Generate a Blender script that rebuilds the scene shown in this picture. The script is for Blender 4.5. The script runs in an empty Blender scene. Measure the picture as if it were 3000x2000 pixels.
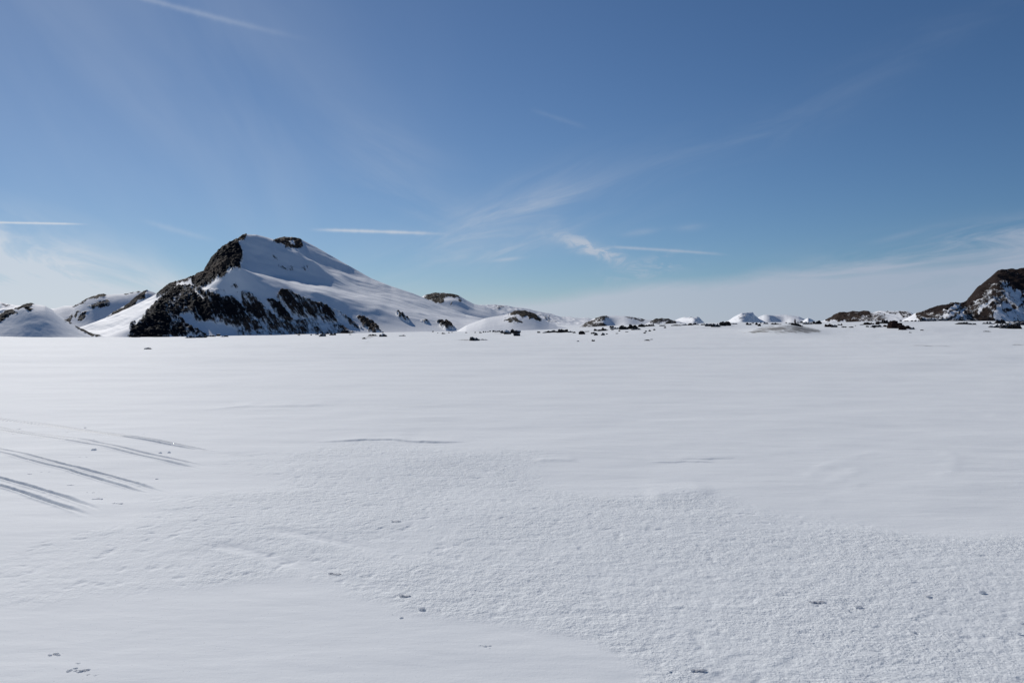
import bpy, math, random
import numpy as np
C = bpy.context.scene.collection
SC = bpy.context.scene
R = math.radians

# ------------------------------------------------------------------ camera, sky, sun, exposure
EYE = 1.7
F = 2420.0            # focal length in units of a 3000 px wide picture
HOR = 948.0           # picture height of the true horizon
PITCH = math.atan((HOR - 1000.0) / F)
cam_d = bpy.data.cameras.new('camera')
cam = bpy.data.objects.new('camera', cam_d); C.objects.link(cam)
cam_d.sensor_width = 36.0
cam_d.lens = 36.0 * F / 3000.0
cam_d.clip_start = 0.05; cam_d.clip_end = 120000
cam.location = (0, 0, EYE)
cam.rotation_euler = (math.pi / 2 + PITCH, 0, 0)
SC.camera = cam
SC.view_settings.view_transform = 'Standard'
SC.view_settings.look = 'None'
SC.view_settings.exposure = 0.0
SC.view_settings.gamma = 1.0

SUN_AZ = R(-32.0); SUN_EL = R(29.0)
sd = bpy.data.lights.new('sun', 'SUN'); so = bpy.data.objects.new('sun', sd); C.objects.link(so)
sd.energy = 3.4; sd.angle = R(0.5); sd.color = (1.0, 0.955, 0.90)
so.rotation_euler = (math.pi / 2 - SUN_EL, 0, math.pi - SUN_AZ + 0.0)
so.location = (-300, 300, 300)


class N:
    """tiny node-expression helper"""
    def __init__(self, tree):
        self.t = tree; self.n = tree.nodes; self.l = tree.links
    def new(self, typ, **kw):
        nd = self.n.new(typ)
        for k, v in kw.items(): setattr(nd, k, v)
        return nd
    def put(self, sock, v):
        if isinstance(v, bpy.types.NodeSocket): self.l.new(v, sock)
        elif v is not None:
            try: sock.default_value = v
            except Exception: sock.default_value = (*v, 1.0)
    def m(self, op, a, b=None, c=None, clamp=False):
        nd = self.new('ShaderNodeMath', operation=op, use_clamp=clamp)
        self.put(nd.inputs[0], a)
        if b is not None: self.put(nd.inputs[1], b)
        if c is not None: self.put(nd.inputs[2], c)
        return nd.outputs[0]
    def add(self, a, b): return self.m('ADD', a, b)
    def sub(self, a, b): return self.m('SUBTRACT', a, b)
    def mul(self, a, b): return self.m('MULTIPLY', a, b)
    def ss(self, v, lo, hi, a=0.0, b=1.0):
        nd = self.new('ShaderNodeMapRange', interpolation_type='SMOOTHSTEP')
        self.put(nd.inputs[0], v); self.put(nd.inputs[1], lo); self.put(nd.inputs[2], hi)
        self.put(nd.inputs[3], a); self.put(nd.inputs[4], b)
        return nd.outputs[0]
    def xyz(self, x, y, z=0.0):
        nd = self.new('ShaderNodeCombineXYZ')
        self.put(nd.inputs[0], x); self.put(nd.inputs[1], y); self.put(nd.inputs[2], z)
        return nd.outputs[0]
    def sep(self, v):
        nd = self.new('ShaderNodeSeparateXYZ'); self.put(nd.inputs[0], v); return nd.outputs
    def noise(self, vec, scale, detail=4.0, rough=0.55, dist=0.0):
        nd = self.new('ShaderNodeTexNoise')
        self.put(nd.inputs['Vector'], vec); nd.inputs['Scale'].default_value = scale
        nd.inputs['Detail'].default_value = detail; nd.inputs['Roughness'].default_value = rough
        nd.inputs['Distortion'].default_value = dist
        return nd.outputs[0]
    def mix(self, f, a, b):
        nd = self.new('ShaderNodeMix', data_type='RGBA')
        self.put(nd.inputs[0], f); self.put(nd.inputs[6], a); self.put(nd.inputs[7], b)
        return nd.outputs[2]
    def attr(self, name):
        nd = self.new('ShaderNodeAttribute', attribute_name=name); return nd.outputs['Fac']


world = bpy.data.worlds.new('World'); SC.world = world
world.use_nodes = True
wt = world.node_tree
for nd in list(wt.nodes): wt.nodes.remove(nd)
w = N(wt)
SKY_STRENGTH = 0.055
out = w.new('ShaderNodeOutputWorld'); bg = w.new('ShaderNodeBackground'); w.l.new(bg.outputs[0], out.inputs[0])
bg.inputs[1].default_value = SKY_STRENGTH
sky = w.new('ShaderNodeTexSky', sky_type='NISHITA')
sky.sun_disc = False; sky.sun_elevation = SUN_EL; sky.sun_rotation = SUN_AZ
sky.air_density = 1.0; sky.dust_density = 0.0; sky.ozone_density = 6.0; sky.altitude = 1500
tc = w.new('ShaderNodeTexCoord')
dx, dy, dz = w.sep(tc.outputs['Generated'])[:3]
dyc = w.m('MAXIMUM', dy, 0.08)
U = w.m('DIVIDE', dx, dyc); V = w.m('DIVIDE', dz, dyc)
uv = w.xyz(U, V)
front = w.ss(dy, 0.1, 0.4)
def pu(x): return (x - 1500.0) / F
def pv(y): return (HOR - y) / F
def w_rot(cx, cy, ang):
    """coordinates along / across a streak through (cx,cy); ang in picture, up = positive"""
    a = w.sub(U, pu(cx)); b = w.sub(V, pv(cy)); c, s = math.cos(ang), math.sin(ang)
    al = w.add(w.mul(a, c), w.mul(b, s)); ac = w.sub(w.mul(b, c), w.mul(a, s))
    return al, ac
def w_gauss(cx, cy, lx, ly, ang=0.0):
    al, ac = w_rot(cx, cy, ang)
    q = w.add(w.m('POWER', w.m('ABSOLUTE', w.mul(al, F / lx)), 2.0), w.m('POWER', w.m('ABSOLUTE', w.mul(ac, F / ly)), 2.0))
    return w.m('EXPONENT', w.mul(q, -1.0))
def w_streak(ang, sa, sc, seed, detail=6.0, rough=0.6, dist=0.6):
    al, ac = w_rot(1500, 500, ang)
    return w.noise(w.xyz(w.mul(al, sa), w.mul(ac, sc), seed), 1.0, detail, rough, dist)
def w_trail(x0, y0, x1, y1, half, strength, fade0=0.1, fade1=0.25, bend=0.0, seed=1.0):
    ang = math.atan2(-(y1 - y0), x1 - x0); L = math.hypot(x1 - x0, y1 - y0) / F
    al, ac = w_rot(x0, y0, ang)
    t = w.m('DIVIDE', al, L)
    ac = w.add(ac, w.mul(w.mul(t, w.sub(t, 1.0)), bend / F))
    nz = w.noise(w.xyz(w.mul(al, 60.0), w.mul(ac, 30.0), seed), 1.0, 4.0, 0.6)
    hw = w.mul(w.add(0.5, nz), half / F)
    body = w.m('EXPONENT', w.mul(w.m('POWER', w.m('DIVIDE', w.m('ABSOLUTE', ac), hw), 2.0), -1.0))
    ends = w.mul(w.ss(t, 0.0, fade0), w.ss(t, 1.0 - fade1, 1.0, 1.0, 0.0))
    return w.mul(w.mul(body, ends), w.mul(w.add(0.5, nz), strength))
veil = []
s1 = w_streak(R(20), 5.0, 26.0, 3.1)
s2 = w_streak(R(-22), 5.0, 20.0, 7.7)
s3 = w_streak(R(6), 5.0, 34.0, 11.3, dist=1.0)
s4 = w_streak(R(-55), 2.5, 7.0, 5.0, 4.0, 0.5, 0.3)
big = w.noise(w.xyz(w.mul(U, 3.0), w.mul(V, 5.0), 2.0), 1.0, 4.0, 0.55, 0.5)
n1 = w.ss(s1, 0.35, 0.75); n2 = w.ss(s2, 0.36, 0.72); n3 = w.ss(s3, 0.36, 0.7); n4 = w.ss(s4, 0.3, 0.75)
# broad thin veil from the upper left
veil.append(w.mul(w.mul(w_gauss(620, 350, 420, 800, R(45)), n4), 0.16))
veil.append(w.mul(w_gauss(-300, -100, 1700, 1100, 0), 0.13))
veil.append(w.mul(w_gauss(500, 760, 1900, 420, 0), 0.10))
veil.append(w.mul(w.mul(w_gauss(1180, 540, 230, 110, R(-38)), n2), 0.13))
veil.append(w.mul(w.mul(w_gauss(1330, 740, 330, 60, R(10)), n1), 0.18))
# cirrus low on the left
veil.append(w.mul(w.mul(w_gauss(0, 800, 520, 120, R(-14)), w.add(0.15, n2)), 1.3))
veil.append(w.mul(w_gauss(100, 905, 700, 60, 0), 0.5))
veil.append(w.mul(w.mul(w_gauss(100, 800, 430, 85, R(-14)), w.add(0.3, n2)), 0.85))
# diagonal streak, centre to upper right
veil.append(w.mul(w.mul(w_gauss(1470, 670, 230, 75, R(30)), w.add(0.2, n1)), 0.58))
veil.append(w.mul(w.mul(w_gauss(2350, 320, 800, 60, R(28)), w.add(0.1, n1)), 0.075))
veil.append(w.mul(w.mul(w_gauss(1730, 560, 520, 80, R(17)), w.add(0.1, n1)), 0.13))
# small wisps
veil.append(w.mul(w.mul(w_gauss(1738, 730, 95, 22, R(-20)), w.add(0.3, w.ss(w.noise(w.xyz(w.mul(U, 40), w.mul(V, 75), 4.0), 1.0, 5.0, 0.6, 0.8), 0.4, 0.62))), 0.85))
veil.append(w.mul(w.mul(w_gauss(1905, 785, 110, 26, R(12)), w.ss(w.noise(w.xyz(w.mul(U, 30), w.mul(V, 70), 9.0), 1.0, 5.0, 0.6, 0.8), 0.45, 0.65)), 0.5))
veil.append(w.mul(w.mul(w_gauss(1870, 680, 45, 9, R(8)), w.add(0.4, n3)), 0.25))
veil.append(w.mul(w.mul(w_gauss(2020, 665, 40, 12, R(5)), n3), 0.2))
veil.append(w.mul(w_gauss(1485, 760, 40, 5, R(6)), 0.35))
# low bank over the right-hand horizon
edge = w.add(w.mul(U, 0.115), w.add(0.024, w.mul(w.sub(big, 0.5), 0.07)))
bank = w.ss(w.sub(edge, V), -0.010, 0.016)
veil.append(w.mul(w.mul(bank, w.ss(U, -0.25, 0.12)), w.mul(w.add(0.7, w.mul(n3, 0.45)), 0.92)))
veil.append(w.mul(w.mul(w_gauss(2900, 715, 480, 50, R(9)), n3), 0.9))
veil.append(w.mul(w.mul(w_gauss(2640, 690, 90, 9, R(14)), w.add(0.4, n3)), 0.4))
veil.append(w.mul(w_gauss(1900, 950, 2200, 80, 0), 0.50))
# vapour trails
veil.append(w_trail(895, 673, 1345, 688, 4.5, 0.62, 0.25, 0.4, 4))
veil.append(w_trail(-300, 648, 275, 658, 2.6, 0.75, 0.05, 0.2, 2, 3.0))
veil.append(w_trail(1760, 722, 2150, 748, 4, 0.45, 0.2, 0.3, 5, 5.0))
veil.append(w_trail(330, -25, 960, 135, 8, 0.16, 0.05, 0.6, -22, 8.0))
veil.append(w_trail(400, 640, 660, 712, 8, 0.12, 0.3, 0.4, -8, 9.0))
veil.append(w_trail(1540, 320, 1740, 385, 7, 0.06, 0.3, 0.4, 0, 9.5))
tot = None
for v in veil:
    tot = v if tot is None else w.add(tot, v)
tot = w.mul(w.m('MINIMUM', tot, 0.85), front)
skyc = sky.outputs[0]
hs = w.new('ShaderNodeHueSaturation'); w.l.new(skyc, hs.inputs['Color'])
hs.inputs['Saturation'].default_value = 1.0
k = 0.01 / SKY_STRENGTH      # cloud is brighter towards the sun
cloud_col = w.mix(w.ss(U, -0.62, 0.62), (k * 62, k * 67, k * 74, 1), (k * 37, k * 43, k * 54, 1))
tint = w.new('ShaderNodeMix', data_type='RGBA', blend_type='MULTIPLY'); tint.inputs[0].default_value = 1.0
w.l.new(hs.outputs[0], tint.inputs[6]); tint.inputs[7].default_value = (0.90, 1.01, 1.07, 1)
w.l.new(w.mix(tot, tint.outputs[2], cloud_col), bg.inputs[0])

# ------------------------------------------------------------------ numeric helpers
def to_dir(px, py):
    """picture position (3000 x 2000) -> azimuth, tangent of elevation"""
    px = np.asarray(px, float); py = np.asarray(py, float)
    X = px - 1500.0; Y = np.full_like(X, F); Z = 1000.0 - py
    c, s = math.cos(PITCH), math.sin(PITCH)
    y = Y * c - Z * s; z = Y * s + Z * c
    return np.arctan2(X, y), z / np.hypot(X, y)

def to_pic(x, y, z):
    z = z - EYE; c, s = math.cos(PITCH), math.sin(PITCH)
    Y = y * c + z * s; Z = -y * s + z * c
    Y = np.maximum(Y, 1e-3)
    return 1500.0 + F * x / Y, 1000.0 - F * Z / Y

def _h(ix, iy, seed):
    h = (ix.astype(np.int64) * 374761393 + iy.astype(np.int64) * 668265263 + seed * 1442695041) & 0xffffffff
    h = ((h ^ (h >> 13)) * 1274126177) & 0xffffffff
    return (h ^ (h >> 16)) & 0xffffffff

def pn(x, y, seed=0):
    ix = np.floor(x); iy = np.floor(y); fx = x - ix; fy = y - iy
    ux = fx * fx * fx * (fx * (fx * 6 - 15) + 10); uy = fy * fy * fy * (fy * (fy * 6 - 15) + 10)
    def g(a, b):
        an = _h(ix + a, iy + b, seed) * (2 * math.pi / 4294967296.0)
        return np.cos(an) * (fx - a) + np.sin(an) * (fy - b)
    n00, n10, n01, n11 = g(0, 0), g(1, 0), g(0, 1), g(1, 1)
    return ((n00 * (1 - ux) + n10 * ux) * (1 - uy) + (n01 * (1 - ux) + n11 * ux) * uy) * 1.5

def fbm(x, y, octv=4, seed=0, gain=0.5):
    s = 0; a = 1.0; f = 1.0
    for i in range(octv):
        s = s + a * pn(x * f + 17.3 * i, y * f - 9.1 * i, seed + i); a *= gain; f *= 2.03
    return s

def ridged(x, y, octv=4, seed=0):
    s = 0; a = 1.0; f = 1.0
    for i in range(octv):
        s = s + a * (1 - 2 * np.abs(pn(x * f + 3.3 * i, y * f + 5.1 * i, seed + i))); a *= 0.5; f *= 2.1
    return s * 0.5

def sstep(v, lo, hi):
    t = np.clip((v - lo) / (hi - lo), 0, 1); return t * t * (3 - 2 * t)

def poly_sd(px, py, poly):
    """signed distance, positive inside"""
    P = np.asarray(poly, float); n = len(P)
    d = np.full(px.shape, 1e18); inside = np.zeros(px.shape, bool)
    for i in range(n):
        a = P[i]; b = P[(i + 1) % n]; e = b - a
        wx = px - a[0]; wy = py - a[1]
        t = np.clip((wx * e[0] + wy * e[1]) / (e @ e + 1e-12), 0, 1)
        d = np.minimum(d, (wx - e[0] * t) ** 2 + (wy - e[1] * t) ** 2)
        cond = ((a[1] > py) != (b[1] > py))
        xi = a[0] + (py - a[1]) * e[0] / (e[1] if abs(e[1]) > 1e-9 else 1e-9)
        inside ^= cond & (px < xi)
    d = np.sqrt(d)
    return np.where(inside, d, -d)

def line_d(x, y, pts):
    """distance to polyline, and position along it"""
    P = np.asarray(pts, float); d = np.full(x.shape, 1e18); tt = np.zeros(x.shape); acc = 0.0
    side = np.zeros(x.shape)
    for i in range(len(P) - 1):
        a, b = P[i], P[i + 1]; e = b - a; L = math.hypot(*e)
        t = np.clip(((x - a[0]) * e[0] + (y - a[1]) * e[1]) / (L * L), 0, 1)
        q = (x - a[0] - e[0] * t) ** 2 + (y - a[1] - e[1] * t) ** 2
        m = q < d
        d = np.where(m, q, d); tt = np.where(m, acc + t * L, tt)
        side = np.where(m, np.sign(e[0] * (y - a[1]) - e[1] * (x - a[0])), side); acc += L
    return np.sqrt(d), tt, side, acc

def grid_mesh(name, X, Y, Z, mat, attrs, wrap=False):
    nr, nc = X.shape
    co = np.stack([X, Y, Z], -1).reshape(-1, 3).astype(np.float32)
    idx = np.arange(nr * nc).reshape(nr, nc)
    if wrap: idx = np.concatenate([idx, idx[:, :1]], 1)
    a = idx[:-1, :-1]; b = idx[:-1, 1:]; c = idx[1:, 1:]; d = idx[1:, :-1]
    q = np.stack([a, b, c, d], -1).reshape(-1, 4)
    me = bpy.data.meshes.new(name)
    me.vertices.add(len(co)); me.vertices.foreach_set('co', co.ravel())
    me.loops.add(q.size); me.loops.foreach_set('vertex_index', q.ravel().astype(np.int32))
    me.polygons.add(len(q)); me.polygons.foreach_set('loop_start', (np.arange(len(q)) * 4).astype(np.int32))
    me.polygons.foreach_set('use_smooth', np.ones(len(q), bool))
    me.update(calc_edges=True)
    for k, v in attrs.items():
        at = me.attributes.new(k, 'FLOAT', 'POINT'); at.data.foreach_set('value', v.ravel().astype(np.float32))
    me.materials.append(mat)
    o = bpy.data.objects.new(name, me); C.objects.link(o)
    return o

def tag(o, label=None, cat=None, group=None, kind=None):
    if label: o['label'] = label
    if cat: o['category'] = cat
    if group: o['group'] = group
    if kind: o['kind'] = kind
    return o

# ------------------------------------------------------------------ materials
SNOW = (0.875, 0.892, 0.915)
def new_mat(name):
    m = bpy.data.materials.new(name); m.use_nodes = True
    t = m.node_tree
    for nd in list(t.nodes): t.nodes.remove(nd)
    k = N(t); o = k.new('ShaderNodeOutputMaterial'); p = k.new('ShaderNodeBsdfPrincipled')
    k.l.new(p.outputs[0], o.inputs[0])
    return m, k, p

def bump(k, h, dist, strength=1.0, nrm=None):
    b = k.new('ShaderNodeBump'); k.put(b.inputs['Height'], h)
    b.inputs['Distance'].default_value = dist; b.inputs['Strength'].default_value = strength
    if nrm is not None: k.l.new(nrm, b.inputs['Normal'])
    return b.outputs[0]

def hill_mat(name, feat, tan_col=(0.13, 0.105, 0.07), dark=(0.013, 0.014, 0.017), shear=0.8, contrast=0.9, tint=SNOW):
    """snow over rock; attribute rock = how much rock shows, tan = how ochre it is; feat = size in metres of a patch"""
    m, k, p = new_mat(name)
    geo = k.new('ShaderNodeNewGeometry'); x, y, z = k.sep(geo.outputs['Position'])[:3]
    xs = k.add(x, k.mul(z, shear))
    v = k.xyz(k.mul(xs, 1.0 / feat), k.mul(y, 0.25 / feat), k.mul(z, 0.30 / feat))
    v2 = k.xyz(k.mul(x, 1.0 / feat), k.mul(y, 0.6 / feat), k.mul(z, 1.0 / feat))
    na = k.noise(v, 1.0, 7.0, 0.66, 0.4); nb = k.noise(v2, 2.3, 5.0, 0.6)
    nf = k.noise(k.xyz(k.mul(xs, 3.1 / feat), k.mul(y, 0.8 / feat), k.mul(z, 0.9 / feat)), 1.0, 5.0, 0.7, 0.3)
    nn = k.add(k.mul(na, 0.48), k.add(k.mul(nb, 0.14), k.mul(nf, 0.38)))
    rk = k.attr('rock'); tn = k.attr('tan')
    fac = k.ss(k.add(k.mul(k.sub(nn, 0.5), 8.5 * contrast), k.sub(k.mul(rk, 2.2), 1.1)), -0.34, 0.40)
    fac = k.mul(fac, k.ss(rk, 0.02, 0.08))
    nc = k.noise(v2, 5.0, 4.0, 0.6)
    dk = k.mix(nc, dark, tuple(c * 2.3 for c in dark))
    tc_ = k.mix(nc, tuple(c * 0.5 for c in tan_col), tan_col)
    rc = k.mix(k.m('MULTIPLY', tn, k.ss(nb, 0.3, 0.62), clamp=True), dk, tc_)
    col = k.mix(fac, tint, rc)
    k.l.new(col, p.inputs['Base Color'])
    p.inputs['Roughness'].default_value = 0.75
    k.l.new(k.ss(fac, 0.0, 1.0, 0.25, 0.02), p.inputs['Specular IOR Level'])
    hs_ = k.add(k.mul(k.noise(v2, 3.0, 6.0, 0.7), k.mul(fac, feat * 0.30)), k.mul(na, feat * 0.05))
    k.l.new(bump(k, hs_, 1.0, 0.9), p.inputs['Normal'])
    return m

def lava_mat(name, dark, light, snow_at=0.62):
    m, k, p = new_mat(name)
    geo = k.new('ShaderNodeNewGeometry')
    pos = geo.outputs['Position']
    nz = k.sep(geo.outputs['Normal'])[2]
    n = k.noise(pos, 2.2, 6.0, 0.7)
    n2 = k.noise(pos, 9.0, 4.0, 0.6)
    rc = k.mix(n, dark, light)
    f = k.ss(k.add(nz, k.mul(k.sub(n, 0.5), 0.9)), snow_at, snow_at + 0.12)
    k.l.new(k.mix(f, rc, SNOW), p.inputs['Base Color'])
    p.inputs['Roughness'].default_value = 0.9; p.inputs['Specular IOR Level'].default_value = 0.06
    k.l.new(bump(k, k.add(n, k.mul(n2, 0.4)), 0.25, 0.8), p.inputs['Normal'])
    return m

def ground_mat():
    m, k, p = new_mat('snowfield')
    geo = k.new('ShaderNodeNewGeometry'); pos = geo.outputs['Position']
    x, y, z = k.sep(pos)[:3]
    rough = k.attr('rough'); dirt = k.attr('dirt')
    # streaks of dirt and stubble on thin snow
    dv = k.xyz(k.mul(x, 0.55), k.mul(y, 0.16), z)
    dn = k.noise(dv, 1.6, 7.0, 0.68, 0.3)
    df = k.mul(k.mul(k.ss(k.add(k.mul(k.sub(dn, 0.5), 4.5), k.sub(k.mul(dirt, 1.7), 1.0)), -0.45, 0.55), 0.8), k.ss(dirt, 0.02, 0.25))
    sn = k.noise(k.xyz(k.mul(x, 0.25), k.mul(y, 0.12), 0.0), 1.0, 4.0, 0.6)
    snow = k.mix(sn, (0.865, 0.890, 0.895), (0.905, 0.925, 0.925))
    crust = k.new('ShaderNodeMix', data_type='RGBA', blend_type='MULTIPLY'); k.put(crust.inputs[0], k.mul(rough, 0.35)); k.l.new(snow, crust.inputs[6]); crust.inputs[7].default_value = (0.93, 0.945, 0.95, 1)  # icy crust tone; also paints the rough snow's self-shade into its colour
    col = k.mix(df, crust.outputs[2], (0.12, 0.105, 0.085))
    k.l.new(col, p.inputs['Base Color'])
    # grain of the wind-crusted snow
    wv = k.xyz(k.add(k.mul(x, 1.0), k.mul(y, 0.25)), k.sub(k.mul(y, 0.8), k.mul(x, 0.15)), k.mul(z, 1.0))
    g1 = k.noise(wv, 19.0, 3.0, 0.6); g2 = k.noise(wv, 55.0, 3.0, 0.65); g0 = k.noise(wv, 6.0, 3.0, 0.6)
    gm = k.noise(pos, 0.7, 4.0, 0.6)
    soft = k.noise(k.xyz(k.mul(x, 1.0), k.mul(y, 3.0), z), 1.6, 5.0, 0.55)
    h = k.add(k.mul(k.add(k.mul(g1, k.ss(gm, 0.3, 0.7, 0.003, 0.011)), k.add(k.mul(g2, k.ss(gm, 0.35, 0.65, 0.005, 0.009)), k.mul(g0, 0.009))), rough),
              k.add(k.mul(g2, 0.0010), k.mul(soft, 0.008)))
    nrm = bump(k, h, 1.0, 1.0)
    # loose ice crystals: a few cells per hundred catch the sun
    vor = k.new('ShaderNodeTexVoronoi'); vor.inputs['Scale'].default_value = 95.0
    k.l.new(pos, vor.inputs['Vector'])
    vc = k.new('ShaderNodeSeparateColor'); k.l.new(vor.outputs['Color'], vc.inputs[0])
    gl = k.mul(k.m('GREATER_THAN', vc.outputs[0], 0.93), k.m('LESS_THAN', vor.outputs['Distance'], 0.28))
    jit = k.new('ShaderNodeVectorMath', operation='SUBTRACT'); k.l.new(vor.outputs['Color'], jit.inputs[0]); jit.inputs[1].default_value = (0.5, 0.5, 0.5)
    sc = k.new('ShaderNodeVectorMath', operation='SCALE'); k.l.new(jit.outputs[0], sc.inputs[0]); k.put(sc.inputs['Scale'], k.mul(gl, 1.1))
    ad = k.new('ShaderNodeVectorMath', operation='ADD'); k.l.new(nrm, ad.inputs[0]); k.l.new(sc.outputs[0], ad.inputs[1])
    nm = k.new('ShaderNodeVectorMath', operation='NORMALIZE'); k.l.new(ad.outputs[0], nm.inputs[0])
    k.l.new(nm.outputs[0], p.inputs['Coat Normal'])
    p.inputs['Roughness'].default_value = 0.8; k.l.new(nrm, p.inputs['Normal'])
    k.l.new(gl, p.inputs['Coat Weight']); p.inputs['Coat Roughness'].default_value = 0.16
    p.inputs['Specular IOR Level'].default_value = 0.13
    return m

# ------------------------------------------------------------------ snowfield: shape
YF_X = [-1500, 0, 200, 400, 700, 1000, 1200, 1400, 1500, 1600, 1700, 1800, 1900, 2000, 2100, 2300, 2500, 2700, 3000, 4500]
YF_Y = [975, 977, 979, 981, 977, 970, 966, 963, 961, 958, 953, 948, 943, 941, 937, 936, 934, 931, 933, 936]
_thk, _ = to_dir(np.array(YF_X, float), np.full(len(YF_X), HOR))
_tek = (HOR - np.array(YF_Y, float)) / np.hypot(np.array(YF_X, float) - 1500, F)
_fine = np.linspace(_thk[0], _thk[-1], 600)
_val = np.interp(_fine, _thk, _tek); _kern = np.hanning(31); _kern /= _kern.sum()
_val = np.convolve(np.pad(_val, 15, 'edge'), _kern, 'valid')
def base_z(th, r):
    te = np.interp(th, _fine, _val)
    lim = np.where(te > 0, 520.0, 1000.0)
    lim = np.interp(th, [-0.2, 0.15, 0.3], [1000.0, 620.0, 520.0])
    rr = np.minimum(r, lim)
    z = te * rr * sstep(rr, 18, 190)
    z = z - np.clip(r - lim, 0, 400) * 0.012 * (te > -0.004)
    return z
def mound_z(x, y, r, th):
    z = 0
    th0, _ = to_dir(2296, 950); d = 125.0
    z = z + 1.25 * np.exp(-(((th - th0) * d) / 4.2) ** 2 - ((r - d) / 17.0) ** 2)
    th1, _ = to_dir(2860, 1000)
    return z
def swell(x, y, r):
    a = sstep(r, 9, 60)
    z = 0.020 * fbm(x / 3.4, y / 2.0, 3, 11) * sstep(r, 4, 9)
    z = z + a * 0.10 * fbm(x / 16.0, y / 8.0, 4, 21)
    z = z + sstep(r, 16, 45) * 0.040 * fbm(x / 13.0 + y / 60, y / 5.5 + x / 50, 4, 25, 0.45)
    z = z + sstep(r, 50, 160) * (0.22 + 0.16 * sstep(x, 0, 60)) * fbm(x / 45.0, y / 26.0, 4, 31)
    return z
def ground_z(x, y):
    r = np.hypot(x, y); th = np.arctan2(x, y)
    return base_z(th, r) + mound_z(x, y, r, th) + swell(x, y, r)

def on_plain(px, py):
    th, te = to_dir(px, py); r = EYE / -te
    return np.stack([np.sin(th) * r, np.cos(th) * r], -1)
def P(*pts):
    a = np.array(pts, float); return on_plain(a[:, 0], a[:, 1])

def find_r(px, py, rmax=None):
    """how far off the snow surface seen at this picture position lies"""
    th, _ = to_dir(float(px), float(py)); th = float(th)
    if rmax is None: rmax = float(np.interp(px, [0, 1000, 1500, 1900, 3000], [640, 640, 560, 500, 505]))
    r = np.exp(np.linspace(math.log(3.0), math.log(rmax), 900))
    x = np.sin(th) * r; y = np.cos(th) * r; z = ground_z(x, y)
    _, q = to_pic(x, y, z)
    hit = np.nonzero(q <= py)[0]
    i = hit[0] if len(hit) else len(r) - 1
    return x[i], y[i], z[i], r[i]

TRACKS = [   # (depth, half width, churn, picture points)
    (0.030, 0.021, 0.2, [(-500, 1140), (0, 1224), (112, 1236), (255, 1260), (395, 1281), (510, 1301), (654, 1330)]),
    (0.028, 0.020, 0.2, [(-400, 1165), (0, 1228), (153, 1246), (255, 1264), (319, 1273), (462, 1298), (606, 1325)]),
    (0.026, 0.019, 0.2, [(-500, 1180), (0, 1251), (96, 1268), (255, 1290), (415, 1325), (612, 1367)]),
    (0.028, 0.020, 0.2, [(-500, 1190), (0, 1258), (147, 1282), (287, 1306), (478, 1349), (606, 1376)]),
    (0.024, 0.017, 0.35, [(-600, 1190), (0, 1314), (96, 1338), (198, 1362), (319, 1389), (399, 1411), (501, 1447)]),
    (0.026, 0.018, 0.2, [(-600, 1200), (0, 1325), (64, 1343), (191, 1371), (287, 1397), (383, 1427), (459, 1451)]),
    (0.030, 0.022, 0.35, [(-600, 1260), (0, 1398), (96, 1424), (191, 1453), (249, 1478), (306, 1504)]),
    (0.032, 0.023, 0.3, [(-600, 1275), (0, 1421), (64, 1440), (159, 1475), (223, 1498), (287, 1521)]),
]
FAINT = [
    [(335, 1520), (497, 1565), (763, 1621), (818, 1640), (950, 1680), (1150, 1725), (1350, 1790), (1510, 1845), (1690, 1886), (1850, 1927), (2050, 1972), (2400, 2050)],
    [(560, 1478), (680, 1530), (973, 1583), (1110, 1611), (1292, 1627), (1483, 1662), (1600, 1682), (1760, 1708), (1900, 1735)],
    [(620, 1585), (800, 1645), (935, 1690), (1000, 1712)],
    [(2300, 1514), (2450, 1526), (2700, 1550), (2950, 1575)],
]
ROUGH = [
    ([(-400, 1700), (0, 1609), (64, 1581), (128, 1558), (204, 1545), (300, 1527), (338, 1498), (415, 1472), (478, 1450), (542, 1437), (638, 1427), (790, 1412),
      (740, 1398), (622, 1386), (638, 1354), (686, 1329), (750, 1321), (846, 1308), (941, 1292), (1069, 1289), (1228, 1293), (1500, 1304), (1580, 1310), (1653, 1328),
      (1628, 1344), (1600, 1375), (1637, 1422), (1723, 1436), (1915, 1436), (2106, 1430), (2170, 1442), (2202, 1474), (2250, 1483), (2441, 1502), (2505, 1527),
      (2728, 1556), (3000, 1559), (3600, 1590), (4200, 2300), (1760, 2300), (1781, 1988), (1803, 1962), (1739, 1924), (1691, 1886), (1500, 1840), (1324, 1819), (1149, 1806),
      (1069, 1793), (1037, 1768), (909, 1745), (957, 1717), (878, 1695), (750, 1711), (574, 1733), (415, 1745), (287, 1755), (128, 1781), (0, 1781), (-400, 1800)], 1.0),
    ([(440, 1190), (620, 1202), (560, 1209), (750, 1214), (1500, 1201), (1600, 1195), (1740, 1181), (1500, 1172), (1000, 1168), (680, 1180)], 0.8),
    ([(-300, 1100), (0, 1092), (300, 1086), (700, 1082), (900, 1098), (400, 1102), (0, 1098)], 0.7),
    ([(500, 1146), (800, 1152), (1250, 1140), (1350, 1120), (900, 1112), (600, 1128)], 0.7),
    ([(1590, 1128), (1700, 1142), (1960, 1136), (1900, 1122), (1740, 1118)], 0.8),
    ([(1960, 1112), (2100, 1118), (3200, 1117), (3200, 1088), (2500, 1092), (2050, 1098)], 0.8),
    ([(2560, 1120), (2620, 1130), (2720, 1132), (2700, 1120)], 0.8),
    ([(2640, 1154), (2700, 1162), (2780, 1158), (2740, 1150)], 0.8),
]
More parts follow.
